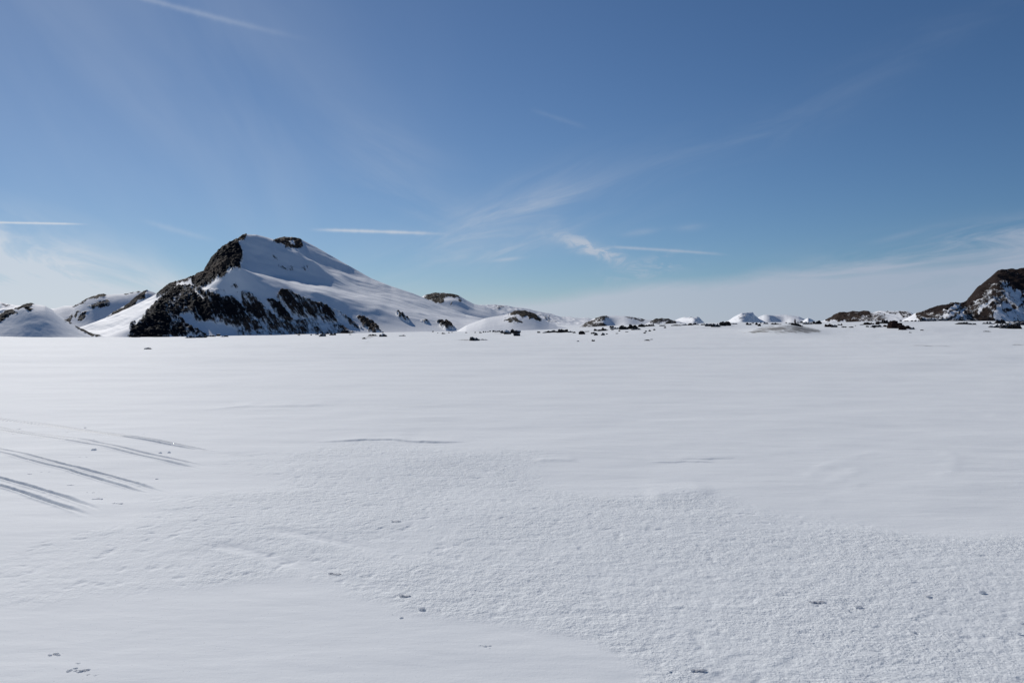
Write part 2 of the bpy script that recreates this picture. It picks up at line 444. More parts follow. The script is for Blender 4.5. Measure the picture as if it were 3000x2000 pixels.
DIRT = [   # picture polygons where ground shows through the thin snow
    ([(2187, 972), (2215, 963), (2250, 955), (2300, 951), (2345, 953), (2400, 965), (2412, 974), (2350, 977), (2270, 976), (2210, 979)], 0.74),
    ([(2120, 980), (2190, 968), (2200, 972), (2160, 979)], 0.45),
    ([(2655, 1011), (2700, 1009), (2760, 1010), (2820, 1014), (2760, 1015), (2660, 1014)], 0.55),
    ([(2950, 1014), (2975, 1007), (3050, 1004), (3050, 1014)], 0.6),
    ([(2450, 1009), (2480, 1006), (2525, 1010), (2470, 1011)], 0.55),
    ([(2120, 1004), (2200, 1003), (2300, 1004), (2200, 1006)], 0.35),
    ([(1020, 1001), (1060, 998), (1100, 1000), (1140, 1001), (1100, 1003), (1040, 1003)], 0.5),
    ([(820, 1005), (900, 1003), (1000, 1005), (900, 1006)], 0.35),
    ([(1235, 1001), (1290, 999), (1310, 1001), (1260, 1003)], 0.4),
    ([(1320, 997), (1345, 993), (1375, 993), (1378, 997)], 0.6),
    ([(1440, 974), (1475, 974), (1470, 980), (1448, 978)], 0.5),
    ([(1055, 992), (1075, 984), (1105, 984), (1085, 992), (1062, 994)], 0.6),
    ([(1930, 957), (2010, 955), (2010, 958), (1935, 959)], 0.35),
    ([(2020, 960), (2110, 957), (2130, 960), (2040, 962)], 0.4),
    ([(180, 1008), (240, 1006), (250, 1008)], 0.3),
]
# (height step, width of the face, picture points): the snow stands higher on the far side of the line
SCARPS = [
    (0.034, 0.03, [(900, 1300), (941, 1293), (1069, 1288), (1150, 1288), (1228, 1294), (1330, 1296), (1400, 1292)]),
    (0.016, 0.03, [(1890, 1352), (1960, 1353), (2010, 1352), (2060, 1353), (2110, 1354)]),
    (0.012, 0.03, [(1960, 1347), (2050, 1345), (2150, 1343), (2190, 1347)]),
    (0.05, 0.35, [(1890, 1462), (1950, 1448), (2040, 1442), (2110, 1438)]),
    (0.03, 0.15, [(1560, 1352), (1620, 1349), (1700, 1351)]),
    (0.05, 0.25, [(560, 1208), (610, 1200), (700, 1192), (1000, 1185)]),
]
RIDGES = [   # low sunlit wind ridges on the right
    (0.030, 0.14, [(2760, 1196), (2850, 1199), (2920, 1208), (2932, 1214), (2915, 1222)]),
    (0.030, 0.12, [(2790, 1210), (2812, 1216), (2800, 1222)]),
    (0.020, 0.10, [(2560, 1216), (2620, 1222), (2650, 1225)]),
    (0.022, 0.07, [(2570, 1322), (2510, 1335), (2460, 1355), (2400, 1375), (2350, 1412)]),
    (0.022, 0.07, [(2508, 1362), (2500, 1378), (2460, 1400), (2420, 1415)]),
    (0.022, 0.06, [(2530, 1405), (2495, 1425), (2482, 1438)]),
    (0.022, 0.07, [(2765, 1318), (2800, 1345), (2790, 1375), (2765, 1408)]),
    (0.020, 0.08, [(2330, 1470), (2400, 1462), (2450, 1455)]),
    (0.018, 0.12, [(2950, 1400), (2980, 1415), (3040, 1420)]),
]

def build_ground():
    offs = list(np.linspace(1650, 1075, 40)) + list(np.arange(1073, 600, -1.7)) + list(np.arange(600, 300, -0.85)) + list(np.arange(300, 250, -1.6)) + list(np.arange(249, 22, -1.5))
    r = np.array([EYE * F / o for o in offs])
    r = np.concatenate([[0.02, 0.3, 0.8, 1.5], r, np.exp(np.linspace(math.log(r[-1] * 1.012), math.log(1100), 130)),
                        np.exp(np.linspace(math.log(1150), math.log(60000), 30))])
    fine = np.linspace(R(-33.5), R(33.5), 1500)
    coarse = np.linspace(R(34.5), R(325.5), 120)
    th = np.concatenate([fine, coarse])
    TH, RR = np.meshgrid(th, r)
    THw = (TH + np.pi) % (2 * np.pi) - np.pi
    X = np.sin(TH) * RR; Y = np.cos(TH) * RR
    Z = ground_z(X, Y)
    rough = np.zeros_like(Z); dirt = np.zeros_like(Z)
    near = (RR < 700) & (np.abs(THw) < R(50)) & (RR > 1.2)
    x = X[near]; y = Y[near]; rr = RR[near]; z = Z[near]
    qx, qy = to_pic(x, y, 0 * z + ground_z(x, y))
    ro = np.zeros_like(x)
    edge = fbm(x * 0.9, y * 0.9, 4, 51) * 0.5
    sel = rr < 45
    sx, sy = qx[sel], qy[sel]
    # wobble in metres turned into picture units
    wob = edge[sel] * 0.9 * F / rr[sel] * 0.5
    acc = np.zeros(sx.shape)
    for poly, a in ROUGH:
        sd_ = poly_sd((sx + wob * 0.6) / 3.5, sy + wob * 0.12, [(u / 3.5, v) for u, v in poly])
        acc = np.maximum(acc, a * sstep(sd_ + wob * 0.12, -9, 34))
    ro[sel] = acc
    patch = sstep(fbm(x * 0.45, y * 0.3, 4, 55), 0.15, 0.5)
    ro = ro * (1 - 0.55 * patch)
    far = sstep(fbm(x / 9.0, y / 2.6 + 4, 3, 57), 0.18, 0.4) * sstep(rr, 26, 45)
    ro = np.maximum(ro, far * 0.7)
    # rough snow is scoured a little below the smooth sheet
    z = z - 0.007 * ro
    fd = sstep(rr, 26, 12)
    lumps = np.clip(ridged(x * 3.1 + 0.3 * y, y * 2.6, 3, 61) - 0.15, 0, 1)
    pits = np.clip(fbm(x * 6.5, y * 5.5, 3, 65) - 0.34, 0, 1)
    z = z + ro * fd * (0.005 * lumps - 0.015 * pits) * (0.5 + patch)
    z = z + ro * fd * 0.0022 * fbm(x * 13, y * 13, 2, 69)
    # windblown ripples on the smooth sheet
    z = z + (1 - ro) * fd * 0.0035 * fbm(x * 0.9 + y * .3, y * 1.7, 4, 71)
    for dep, hw, churn, pts in TRACKS:
        pl = P(*pts); bb = 0.6
        m = (x > pl[:, 0].min() - bb) & (x < pl[:, 0].max() + bb) & (y > pl[:, 1].min() - bb) & (y < pl[:, 1].max() + bb)
        xx, yy = x[m], y[m]
        d, t, s, L = line_d(xx, yy, pl)
        f = sstep(t, L - 0.05, L - 0.9) * (0.7 + 0.3 * sstep(pn(t * 0.6, t * 0 + hw * 99, 5), -0.4, 0.3))
        wv = hw * (1 + 0.25 * pn(t * 1.2, t * 0 + 3.3, 9))
        g = -dep * np.exp(-(d / wv) ** 4) + 0.35 * dep * np.exp(-((d - 2.0 * wv) / (0.8 * wv)) ** 2)
        rag = churn * 0.016 * np.exp(-((d - 2.0 * wv) / (1.6 * wv)) ** 2) * np.clip(pn(xx * 9, yy * 9, 7) + 0.1, 0, 1)
        z[m] += f * (g + rag)
        ro[m] *= 1 - np.exp(-(d / (3 * wv)) ** 2)
    for pts in FAINT:
        pl = P(*pts); bb = 0.5
        m = (x > pl[:, 0].min() - bb) & (x < pl[:, 0].max() + bb) & (y > pl[:, 1].min() - bb) & (y < pl[:, 1].max() + bb)
        xx, yy = x[m], y[m]
        d, t, s, L = line_d(xx, yy, pl)
        on = sstep(pn(t * 0.9, t * 0 + 2.2, 15), -0.35, 0.1) * sstep(t, 0, 0.4) * sstep(t, L, L - 0.5)
        z[m] += on * (-0.005 * sstep(d, 0.060, 0.030) )
        ro[m] *= 1 - 0.9 * on * np.exp(-(d / 0.09) ** 4)
    for hgt, wd, pts in SCARPS:
        pl = P(*pts); bb = 2.5
        m = (x > pl[:, 0].min() - bb) & (x < pl[:, 0].max() + bb) & (y > pl[:, 1].min() - bb) & (y < pl[:, 1].max() + bb)
        xx, yy = x[m], y[m]
        wbl = 0.05 * fbm(xx * 3, yy * 3, 3, 81)
        sd_ = yy + wbl - np.interp(xx, pl[:, 0], pl[:, 1])
        w_ = pl[-1, 0] - pl[0, 0]
        ends = sstep(xx, pl[0, 0], pl[0, 0] + 0.25 * w_) * sstep(xx, pl[-1, 0], pl[-1, 0] - 0.25 * w_) * (0.55 + 0.5 * np.clip(pn(xx * 2.2, xx * 0 + 7, 4) + 0.3, 0, 1))
        up = sstep(sd_, -wd, wd) * np.exp(-np.clip(sd_, 0, 99) / min(0.9, 0.3 * w_))
        z[m] += hgt * ends * up
    for hgt, wd, pts in RIDGES:
        pl = P(*pts); bb = 1.0
        m = (x > pl[:, 0].min() - bb) & (x < pl[:, 0].max() + bb) & (y > pl[:, 1].min() - bb) & (y < pl[:, 1].max() + bb)
        xx, yy = x[m], y[m]
        d, t, s, L = line_d(xx + 0.05 * fbm(xx * 3, yy * 3, 2, 83), yy + 0.08 * fbm(xx * 3, yy * 3, 3, 85), pl)
        ends = sstep(t, 0, 0.3) * sstep(t, L, L - 0.3)
        z[m] += 0.20 * hgt * ends * np.exp(-(d / (1.5 * wd)) ** 2) * (0.7 + 0.5 * np.clip(0.5 + pn(xx * 3, yy * 3, 6), 0, 1))
    di = np.zeros_like(x)
    for poly, a in DIRT:
        pa = np.array(poly, float)
        m = (qx > pa[:, 0].min() - 25) & (qx < pa[:, 0].max() + 25) & (qy > pa[:, 1].min() - 8) & (qy < pa[:, 1].max() + 8)
        di[m] = np.maximum(di[m], a * sstep(poly_sd(qx[m], (qy[m] - pa[:, 1].mean()) * 2 + pa[:, 1].mean(),
                    [(u, (v - pa[:, 1].mean()) * 2 + pa[:, 1].mean()) for u, v in poly]), -4, 5))
    Z[near] = z; rough[near] = ro; dirt[near] = di
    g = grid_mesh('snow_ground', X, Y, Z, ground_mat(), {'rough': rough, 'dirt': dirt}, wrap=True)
    tag(g, 'wide snow plain with wind crust, smooth drifts and ski tracks', 'snow', kind='structure')
    return g
build_ground()

# ------------------------------------------------------------------ hills and mountains
def crop(ox, oy, s):
    return lambda *pts: [(ox + s * a, oy + s * b) for a, b in pts]
k1 = crop(0, 820, .25510); k2 = crop(350, 650, .27636); k3 = crop(800, 680, .29762)
k4 = crop(1200, 820, .25510); k5 = crop(1650, 850, .25510); k6 = crop(2100, 850, .25510); k7 = crop(2550, 750, .19133)

def rock_attrs(X, Y, Z, polys, crest=None, seed=0, wob=3.0, soft=4.5):
    qx, qy = to_pic(X, Y, Z)
    rk = np.zeros_like(X); tn = np.zeros_like(X)
    wx = fbm(qx / 16.0, qy / 16.0, 4, seed + 3) * wob * 1.6; wy = fbm(qx / 16.0 + 40, qy / 16.0, 4, seed + 5) * wob * 1.6
    ax = qx + wx; ay = qy + wy
    for poly, den, tan in polys:
        pa = np.array(poly, float)
        m = (qx > pa[:, 0].min() - 20) & (qx < pa[:, 0].max() + 20) & (qy > pa[:, 1].min() - 20) & (qy < pa[:, 1].max() + 20)
        if not m.any(): continue
        s0 = soft if den >= 0 else 2.2
        v = sstep(poly_sd(ax[m], ay[m], poly), -s0, s0 * 0.35)
        if den >= 0:
            nw = den * v; big_ = nw > rk[m]
            tn[m] = np.where(big_ & (tan >= 0), tan * np.ones_like(v), tn[m]) if tan >= 0 else tn[m]
            rk[m] = np.maximum(rk[m], nw)
            if tan > 0: tn[m] = np.maximum(tn[m], tan * v)
        else:
            rk[m] *= 1 - v * (-den)
    return rk, tn

def smooth_cols(v, n):
    kk = np.hanning(n); kk /= kk.sum(); return np.convolve(np.pad(v, n // 2, 'edge'), kk, 'valid')

def fit_skyline(TH, RR, Z, sil, zb, lo=0.6, hi=1.7, near=14.0):
    """scale heights so that the crest meets the wanted skyline: broadly over the body, exactly only close to the crest"""
    sth, ste = to_dir(*np.array(sil, float).T)
    want = np.interp(TH[0], sth, ste); cols = np.arange(Z.shape[1])
    for it in range(5):
        el = (Z - EYE) / RR
        i = el.argmax(0); rr = RR[i, cols]; zh = Z[i, cols]; zt = EYE + want * rr
        if it < 3:
            s = smooth_cols(np.clip((zt - zb) / np.maximum(zh - zb, 0.3), lo, hi), 61)
            Z = zb + (Z - zb) * s
        else:
            d = want - el[i, cols]
            wgt = np.exp(-np.clip((el[i, cols][None, :] - el) * F / near, 0, 9) ** 1.5)
            Z = Z + d[None, :] * RR * wgt
    return Z

def profile_hill(name, label, sil, rc, wf, wb, zb, mat, polys=(), seed=0, rcv=None, pf=1.0, lobes=(), gul=0.0, gsc=8.0, rough=0.0,
                 rows=(90, 40), margin=60, step=2.0, wob=3.0, extra=None):
    sil = list(sil); x0 = sil[0][0]; x1 = sil[-1][0]
    yb = float(to_pic(np.array([0.]), np.array([float(rc)]), np.array([zb]))[1][0])
    sil = [(x0 - margin, yb + 3)] + sil + [(x1 + margin, yb + 3)]
    px = np.arange(x0 - margin, x1 + margin, step)
    th, _ = to_dir(px, np.full(px.shape, HOR))
    RC = np.full(th.shape, float(rc))
    if rcv is not None:
        RC = RC + np.interp(px, [a for a, b in rcv], [b for a, b in rcv])
        kk = np.hanning(21); kk /= kk.sum(); RC = np.convolve(np.pad(RC, 10, 'edge'), kk, 'valid')
    u = np.concatenate([np.linspace(-1.25, 0, rows[0], endpoint=False), np.linspace(0, 1.2, rows[1])])
    TH, UU = np.meshgrid(th, u)
    RR = RC[None, :] + np.where(UU < 0, UU * wf, UU * wb)
    sth, ste = to_dir(*np.array(sil, float).T)
    Hh = smooth_cols(EYE + np.interp(th, sth, ste) * RC, 31 if step > 1.5 else 51)
    s = np.clip(1 - np.abs(UU), 0, 1)
    prof = np.where(UU < 0, (0.45 * s + 0.55 * s * s * (3 - 2 * s)) ** pf, s * s * (3 - 2 * s))
    Z = zb + (Hh[None, :] - zb) * prof - np.clip(np.abs(UU) - 1, 0, 1) * wf * 0.3
    X = np.sin(TH) * RR; Y = np.cos(TH) * RR
    PXg = np.broadcast_to(px, TH.shape)
    for (lx, lu, wx, wu, amp) in lobes:
        Z = Z + amp * np.exp(-((PXg - lx) / wx) ** 2 - ((UU - lu) / wu) ** 2)
    Z = fit_skyline(TH, RR, Z, sil, zb - 0.5)
    if gul: Z = Z + gul * ridged(X / gsc + 0.4 * UU, UU * 1.4 + X / gsc * 0.2, 4, seed) * sstep(s, 0.0, 0.3) * sstep(-UU, -0.02, 0.15)
    Z = Z + 0.35 * rough * fbm(X / (gsc * 1.5), Y / (gsc * 1.5), 4, seed + 8)
    rk, tn = rock_attrs(X, Y, Z, polys, seed=seed, wob=wob)
    rk = np.where(UU > 0.25, rk * 0 , rk)
    Z = Z + rk * rough * fbm(X / (gsc * 0.35), (Y + Z) / (gsc * 0.35), 4, seed + 4)
    o = grid_mesh(name, X, Y, Z, mat, {'rock': rk, 'tan': tn})
    tag(o, label, 'mountain' if 'mountain' in name else 'hill', kind='structure')
    return o

# --- the big mountain: heights through surveyed points
MB = -10.0
CP = []
def cp(*pts, pull=1.0):
    for px, py, r in pts:
        r = 652 + (r - 652) * pull if r > 652 else r
        th, te = to_dir(float(px), float(py)); CP.append((math.sin(th) * r, math.cos(th) * r, EYE + float(te) * r))
def cz(*pts):
    for px, r, z in pts:
        th, te = to_dir(float(px), HOR); CP.append((math.sin(th) * r, math.cos(th) * r, z))
cp((395, 988, 640), (450, 986, 645), (500, 985, 648), (560, 985, 650), (620, 983, 652), (700, 981, 655), (800, 980, 655), (900, 978, 655), (1000, 976, 655), (1100, 974, 655),
   (1200, 972, 655), (1300, 971, 655), (1400, 970, 655), (1500, 969, 655), (1620, 967, 655))
cz((350, 610, -16), (500, 610, -16), (700, 610, -16), (900, 610, -14), (1100, 610, -14), (1300, 610, -12), (1500, 610, -12), (1700, 640, -10), (1700, 740, -10), (200, 640, -15), (60, 700, -14))
# left-hand rocky spine
cp((397, 958, 652), (412, 942, 664), (430, 925, 678), (452, 900, 698), (475, 875, 718), (500, 852, 740), (530, 834, 765))
# sunny left flank
cp((340, 984, 690), (300, 982, 715), (260, 978, 760), (330, 950, 770), (400, 930, 730), (380, 960, 690), (430, 895, 760), (450, 880, 770), (383, 899, 820), (434, 874, 822), (467, 860, 822), (311, 931, 815), (240, 950, 830))
# crest
cp((499, 830, 812), (530, 820, 812), (563, 810, 812), (596, 794, 815), (618, 758, 822), (654, 722, 832), (684, 704, 842), (705, 693, 846), (725, 686.5, 850), (751, 687, 850), (773, 694, 848), (803, 702, 845),
   (847, 725, 838), (875, 737, 832), (917, 762, 822))
# cliff below the crest
cp((640, 770, 800), (660, 760, 806), (690, 740, 815), (695, 770, 795), (690, 785, 785), (620, 800, 785), (590, 820, 772), (640, 815, 762))
# front lip
cp((665, 806, 748), (680, 790, 750), (705, 786, 752), (737, 804, 750), (760, 818, 750), (792, 827, 750), (845, 840, 748), (877, 848, 745), (925, 856, 742), (1000, 882, 732), (1100, 908, 720), (1200, 932, 708), pull=0.66)
# bowl behind the lip
cp((725, 795, 778), (750, 800, 780), (790, 808, 785), (800, 788, 795), (730, 765, 802), (760, 745, 818), (840, 805, 790), (840, 770, 808), (900, 825, 780), (905, 795, 800), (950, 830, 785), (1000, 850, 770))
# front face
cp((560, 870, 735), (620, 860, 730), (690, 850, 725), (740, 862, 720), (800, 880, 712), (860, 890, 708), (920, 905, 705), (980, 920, 702), (500, 905, 708), (470, 940, 685), (440, 960, 670),
   (600, 920, 694), (560, 955, 672), (680, 930, 688), (660, 962, 668), (760, 930, 688), (840, 945, 682), (920, 950, 680), (1000, 955, 678), (1100, 950, 684), (1200, 955, 680), (1300, 952, 692), (1400, 948, 700), pull=0.66)
# second summit and the long right-hand ridge
cp((820, 700, 915), (831, 694, 920), (861, 695, 925), (884, 702, 922), (917, 719, 915), (972, 750, 905), (1020, 777, 895), (1086, 814, 880), (1145, 838, 868), (1208, 859, 852), (1291, 894, 832), (1365, 921, 812), (1425, 935, 800))
cp((880, 748, 868), (925, 775, 856), (955, 800, 842), (945, 768, 872), (1000, 800, 850), (1050, 835, 825), (1100, 860, 805), (1180, 880, 790), (1250, 905, 775), (1330, 930, 760), (1000, 790, 875))
cz((300, 960, -8), (450, 980, 18), (600, 1000, 40), (700, 1000, 60), (850, 1060, 50), (1000, 1040, 30), (1200, 1000, 15), (1400, 940, -6), (1550, 900, -10), (600, 900, 62), (500, 880, 45), (720, 920, 78), (1100, 940, 42), (1300, 900, 14),
   (300, 1200, -10), (700, 1250, -10), (1100, 1200, -10), (1500, 1150, -12), (100, 1000, -10), (150, 860, -8))
CP = np.array(CP)
def tps_fit(P3, lam=0.15):
    n = len(P3); S = 100.0
    A = P3[:, :2] / S
    d = np.hypot(A[:, None, 0] - A[None, :, 0], A[:, None, 1] - A[None, :, 1])
    K = np.where(d > 0, d ** 2 * np.log(np.maximum(d, 1e-9)), 0) * 0.25 + -d * 0.8 + np.eye(n) * lam * -0.02
    Q = np.concatenate([np.ones((n, 1)), A], 1)
    M = np.block([[K, Q], [Q.T, np.zeros((3, 3))]])
    sol = np.linalg.solve(M, np.concatenate([P3[:, 2], np.zeros(3)]))
    def f(x, y):
        x = x / S; y = y / S; o = sol[n] + sol[n + 1] * x + sol[n + 2] * y
        for i in range(n):
            q = np.hypot(x - A[i, 0], y - A[i, 1])
            o = o + sol[i] * (np.where(q > 0, q * q * np.log(np.maximum(q, 1e-9)), 0) * 0.25 - q * 0.8)
        return o
    return f

MSIL = [(-60, 985), (120, 980), (230, 960), (311, 931), (383, 899), (434, 874), (463, 858), (472, 849), (499, 830), (510, 827), (563, 810), (596, 794), (618, 758), (636, 738), (654, 722), (684, 704),
        (702, 695), (720, 686.5), (751, 687.5), (773, 693), (803, 702), (818, 697), (831, 694), (861, 695.5), (884, 702), (905, 713), (928, 725), (972, 750), (1020, 777), (1086, 814), (1145, 838), (1208, 858.5),
        (1237, 870), (1291, 894), (1365, 921), (1419, 933), (1500, 955), (1700, 972)]
M_ROCK = [
    (k2((1330, 100), (1310, 185), (1250, 205), (1275, 270), (1300, 330), (1285, 400), (1270, 490), (1230, 490), (1150, 515), (1120, 560), (1010, 600), (950, 650), (890, 690), (800, 690), (780, 640), (740, 560), (870, 470), (930, 360), (1050, 220), (1180, 140)), 1.0, 0.0),
    (k2((770, 585), (900, 515), (1050, 450), (1180, 400), (1280, 360), (1280, 385), (1150, 460), (1050, 520), (1000, 580), (900, 600), (800, 620)), 0.66, 0.9),
    (k2((1230, 190), (1290, 145), (1340, 128), (1330, 150), (1270, 190)), 1.0, 0.9),
    (k2((400, 780), (440, 710), (540, 640), (600, 635), (590, 655), (570, 700), (540, 735), (430, 778)), 1.0, 0.2),
    (k2((600, 635), (770, 578), (790, 590), (640, 640)), 0.8, 0.4),
    (k2((540, 740), (620, 700), (700, 680), (800, 690), (900, 740), (1060, 790), (1180, 800), (1260, 850), (1320, 940), (1340, 1000), (1400, 1080), (1370, 1120), (1270, 1120), (1150, 1090), (1040, 1040), (950, 1070), (870, 1090), (800, 1050), (740, 990), (660, 960),
        (640, 1000), (700, 1100), (800, 1150), (920, 1170), (930, 1197), (700, 1205), (500, 1205), (400, 1215), (100, 1250), (130, 1110), (200, 1090), (290, 970), (370, 880), (450, 810)), 0.70, 0.0),
    (k2((110, 1240), (130, 1105), (240, 1090), (290, 980), (380, 880), (480, 800), (540, 740), (620, 700), (700, 690), (640, 760), (520, 850), (480, 960), (560, 1040), (520, 1120), (500, 1205), (400, 1215)), 0.92, 0.0),
    (k2((780, 780), (900, 790), (1180, 800), (1280, 880), (1330, 1000), (1300, 1080), (1180, 1060), (1050, 1000), (900, 1030), (780, 980), (700, 900)), 0.80, 0.1),
    (k2((620, 720), (800, 700), (1000, 720), (1150, 700), (1240, 640), (1280, 720), (1300, 760), (1180, 790), (1000, 780), (800, 740)), 0.40, 0.0),
    (k2((1290, 740), (1370, 760), (1450, 830), (1520, 870), (1600, 960), (1680, 1060), (1800, 1090), (1900, 1120), (2010, 1180), (1850, 1190), (1700, 1150), (1600, 1100), (1480, 1060), (1380, 1010), (1330, 900), (1290, 800)), 0.64, 0.6),
    (k2((1570, 830), (1680, 870), (1760, 960), (1830, 1050), (1780, 1080), (1700, 1020), (1640, 940)), 0.85, 0.2),
    (k2((1370, 880), (1480, 900), (1560, 980), (1540, 1040), (1420, 1020), (1350, 960)), 0.85, 0.3),
    (k2((1700, 745), (1780, 735), (1900, 800), (2050, 860), (2150, 880), (2260, 960), (2320, 1050), (2290, 1090), (2200, 1080), (2050, 1030), (1900, 990), (1800, 930), (1700, 850), (1680, 800)), 0.64, 0.6),
    (k2((1700, 750), (1790, 760), (1880, 860), (1960, 960), (1850, 930), (1740, 870), (1690, 810)), 0.85, 0.4),
    (k2((2090, 890), (2200, 900), (2290, 1010), (2260, 1060), (2150, 1000)), 0.85, 0.3),
    (k2((950, 1060), (1500, 1040), (1700, 1060), (2000, 1040), (2300, 1070), (2500, 1190), (2200, 1200), (1850, 1200), (1500, 1200), (1250, 1190), (1230, 1120)), 0.47, 0.8),
    (k2((1310, 1100), (1370, 1110), (1380, 1165), (1330, 1160)), 0.8, 0.9), (k2((1380, 1080), (1450, 1090), (1510, 1155), (1440, 1155)), 0.8, 1.0),
    (k2((1570, 1100), (1640, 1090), (1670, 1150), (1590, 1150)), 0.7, 0.9),
    (k2((1640, 192), (1740, 158), (1850, 160), (1925, 180), (1940, 240), (1900, 268), (1800, 270), (1700, 220)), 0.92, 0.75),
    (k2((1800, 200), (1850, 200), (1860, 245), (1820, 240)), -0.7, 0),
    (k3((830, 835), (900, 850), (1000, 930), (1060, 985), (980, 985), (900, 910)), 0.85, 0.9),
    (k3((600, 765), (700, 830), (830, 910), (870, 950), (800, 930), (680, 850)), 0.62, 0.5),
    (k3((1215, 803), (1330, 860), (1330, 875), (1280, 860)), 0.85, 0.3), (k3((1620, 888), (1700, 900), (1768, 945), (1700, 948), (1650, 915)), 0.9, 0.3),
    (k3((1460, 870), (1530, 880), (1500, 890)), 0.6, 0.2),
    (k3((0, 230), (80, 250), (60, 300), (0, 280)), 0.27, 0.1), (k3((0, 320), (100, 340), (340, 340), (350, 390), (200, 370), (60, 370)), 0.30, 0.0),
    (k2((690, 970), (760, 990), (830, 1050), (1000, 1070), (1150, 1100), (1210, 1130), (1180, 1190), (950, 1190), (800, 1150), (700, 1080)), -0.75, 0),
    (k2((780, 730), (840, 750), (900, 820), (830, 800)), -0.5, 0), (k2((1100, 700), (1280, 700), (1290, 860), (1240, 800), (1160, 770)), -0.5, 0),
]
def build_main():
    px = np.arange(-60, 1700, 1.5)
    th, _ = to_dir(px, np.full(px.shape, HOR))
    r = np.concatenate([np.linspace(622, 700, 110, endpoint=False), np.linspace(700, 860, 170, endpoint=False), np.linspace(860, 940, 50, endpoint=False), np.linspace(940, 1240, 40)])
    TH, RR = np.meshgrid(th, r); X = np.sin(TH) * RR; Y = np.cos(TH) * RR
    Z = tps_fit(CP)(X, Y)
    # soft snow drifts before the skyline is fitted
    Z = Z + 1.0 * fbm(X / 34.0 + Y / 80, Y / 30.0, 3, 201) * sstep(RR, 660, 700)
    Z = fit_skyline(TH, RR, Z, MSIL, MB - 6, 0.75, 1.35)
    rk, tn = rock_attrs(X, Y, Z, M_ROCK, seed=200, wob=2.2, soft=9.0)
    rk = rk * sstep(RR, 960, 900)
    qx, qy = to_pic(X, Y, Z)
    blur = rk
    # gullies run down and to the right over the rocky face
    a = X + 0.9 * Z
    face = sstep(RR, 640, 665) * sstep(RR, 860, 800)
    Z = Z + face * sstep(blur, 0.2, 0.7) * (3.6 * ridged(a / 22.0, Z / 60.0, 3, 211) + 1.3 * ridged(a / 7.0, Z / 18.0, 3, 215))
    Z = Z + sstep(rk, 0.3, 0.8) * 1.5 * fbm(X / 5.0, (Y + Z) / 5.0, 4, 221)
    # fluted wind ribs on the long snow slope
    b = Z + 0.30 * X + 0.15 * Y
    Z = Z + 0.22 * (1 - sstep(rk, 0.1, 0.5)) * fbm(b / 5.0, X / 60.0, 3, 231) * sstep(RR, 650, 700)
    mt = hill_mat('mountain_snow_rock', 5.0, dark=(0.007, 0.008, 0.011), tan_col=(0.15, 0.105, 0.078))
    o = grid_mesh('mountain', X, Y, Z, mt, {'rock': rk, 'tan': tn})
    tag(o, 'tall snow mountain left of centre with black cliffs facing the plain', 'mountain', kind='structure')
build_main()

mid = hill_mat('hill_snow_rock', 4.5)
brown = hill_mat('hill_snow_brown_rock', 4.0, tan_col=(0.12, 0.10, 0.075), dark=(0.035, 0.032, 0.03))
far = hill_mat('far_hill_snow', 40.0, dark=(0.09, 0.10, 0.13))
red = hill_mat('hill_snow_red_rock', 3.5, tan_col=(0.11, 0.078, 0.058), dark=(0.016, 0.012, 0.012), shear=-0.8)

profile_hill('mound', 'low rounded snow mound with black rock cap at the far left', [(-520, 965), (-300, 935), (-120, 925), (0, 918)] + k1((60, 355), (180, 318), (270, 280), (350, 266), (400, 275), (520, 295), (600, 345), (700, 420), (800, 485), (900, 550), (1040, 615), (1160, 640)) + [(330, 990)],
             560, 60, 80, -12, mid, [(k1((175, 325), (230, 288), (350, 262), (385, 275), (300, 302), (390, 340), (340, 345), (280, 325)), 0.9, 0.2), (k1((-200, 420), (0, 400), (60, 350), (140, 330), (200, 385), (100, 410), (50, 450), (0, 495), (-200, 560)), 0.8, 0.1),
             (k1((740, 450), (830, 415), (810, 475), (900, 525), (1000, 555), (1100, 598), (1165, 643), (1050, 625), (950, 595), (850, 525), (780, 485)), 0.8, 0.4), (k1((520, 290), (590, 305), (640, 345), (700, 405), (670, 405), (600, 355)), 0.45, 0.2)],
             seed=301, lobes=[(130, -.5, 60, .4, 1.2)], rough=0.8, gsc=14)
profile_hill('hill', 'shaded snow hill with brown cap behind the far left mound', k1((520, 380), (600, 335), (740, 298), (850, 298), (1000, 213), (1100, 173), (1190, 159), (1225, 168), (1330, 160), (1440, 156), (1590, 130), (1650, 140), (1700, 150), (1830, 168), (2000, 190), (2300, 260)),
             1150, 110, 200, -12, mid, [(k1((845, 305), (1000, 210), (1100, 170), (1190, 157), (1230, 175), (1150, 205), (1020, 218), (930, 265)), 0.85, 0.8), (k1((1005, 310), (1100, 252), (1250, 232), (1255, 298), (1130, 312), (1100, 325)), 0.68, 0.3),
             (k1((845, 415), (895, 355), (912, 365), (870, 425)), 0.8, 0.2), (k1((910, 470), (935, 375), (1005, 368), (965, 435)), 0.75, 0.2), (k1((750, 465), (800, 425), (835, 405), (805, 475)), 0.85, 0.2), (k1((1435, 160), (1590, 128), (1600, 138), (1500, 155)), 0.9, 0.7)],
             seed=311, pf=1.1, gul=0.0, rough=1.0, gsc=25)
profile_hill('knoll', 'dark ribbed knoll with snowy dome beside the mountain flank', k1((1150, 470), (1220, 432), (1300, 368), (1460, 278), (1560, 188), (1640, 130), (1690, 119), (1760, 138), (1830, 168), (1950, 215), (2100, 300)),
             930, 80, 120, -12, mid, [(k1((1215, 440), (1300, 365), (1460, 275), (1500, 225), (1560, 185), (1640, 126), (1700, 117), (1665, 150), (1650, 205), (1590, 215), (1550, 285), (1520, 315), (1450, 335), (1350, 395)), 0.95, 0.25)],
             seed=321, rough=1.0, gsc=18)
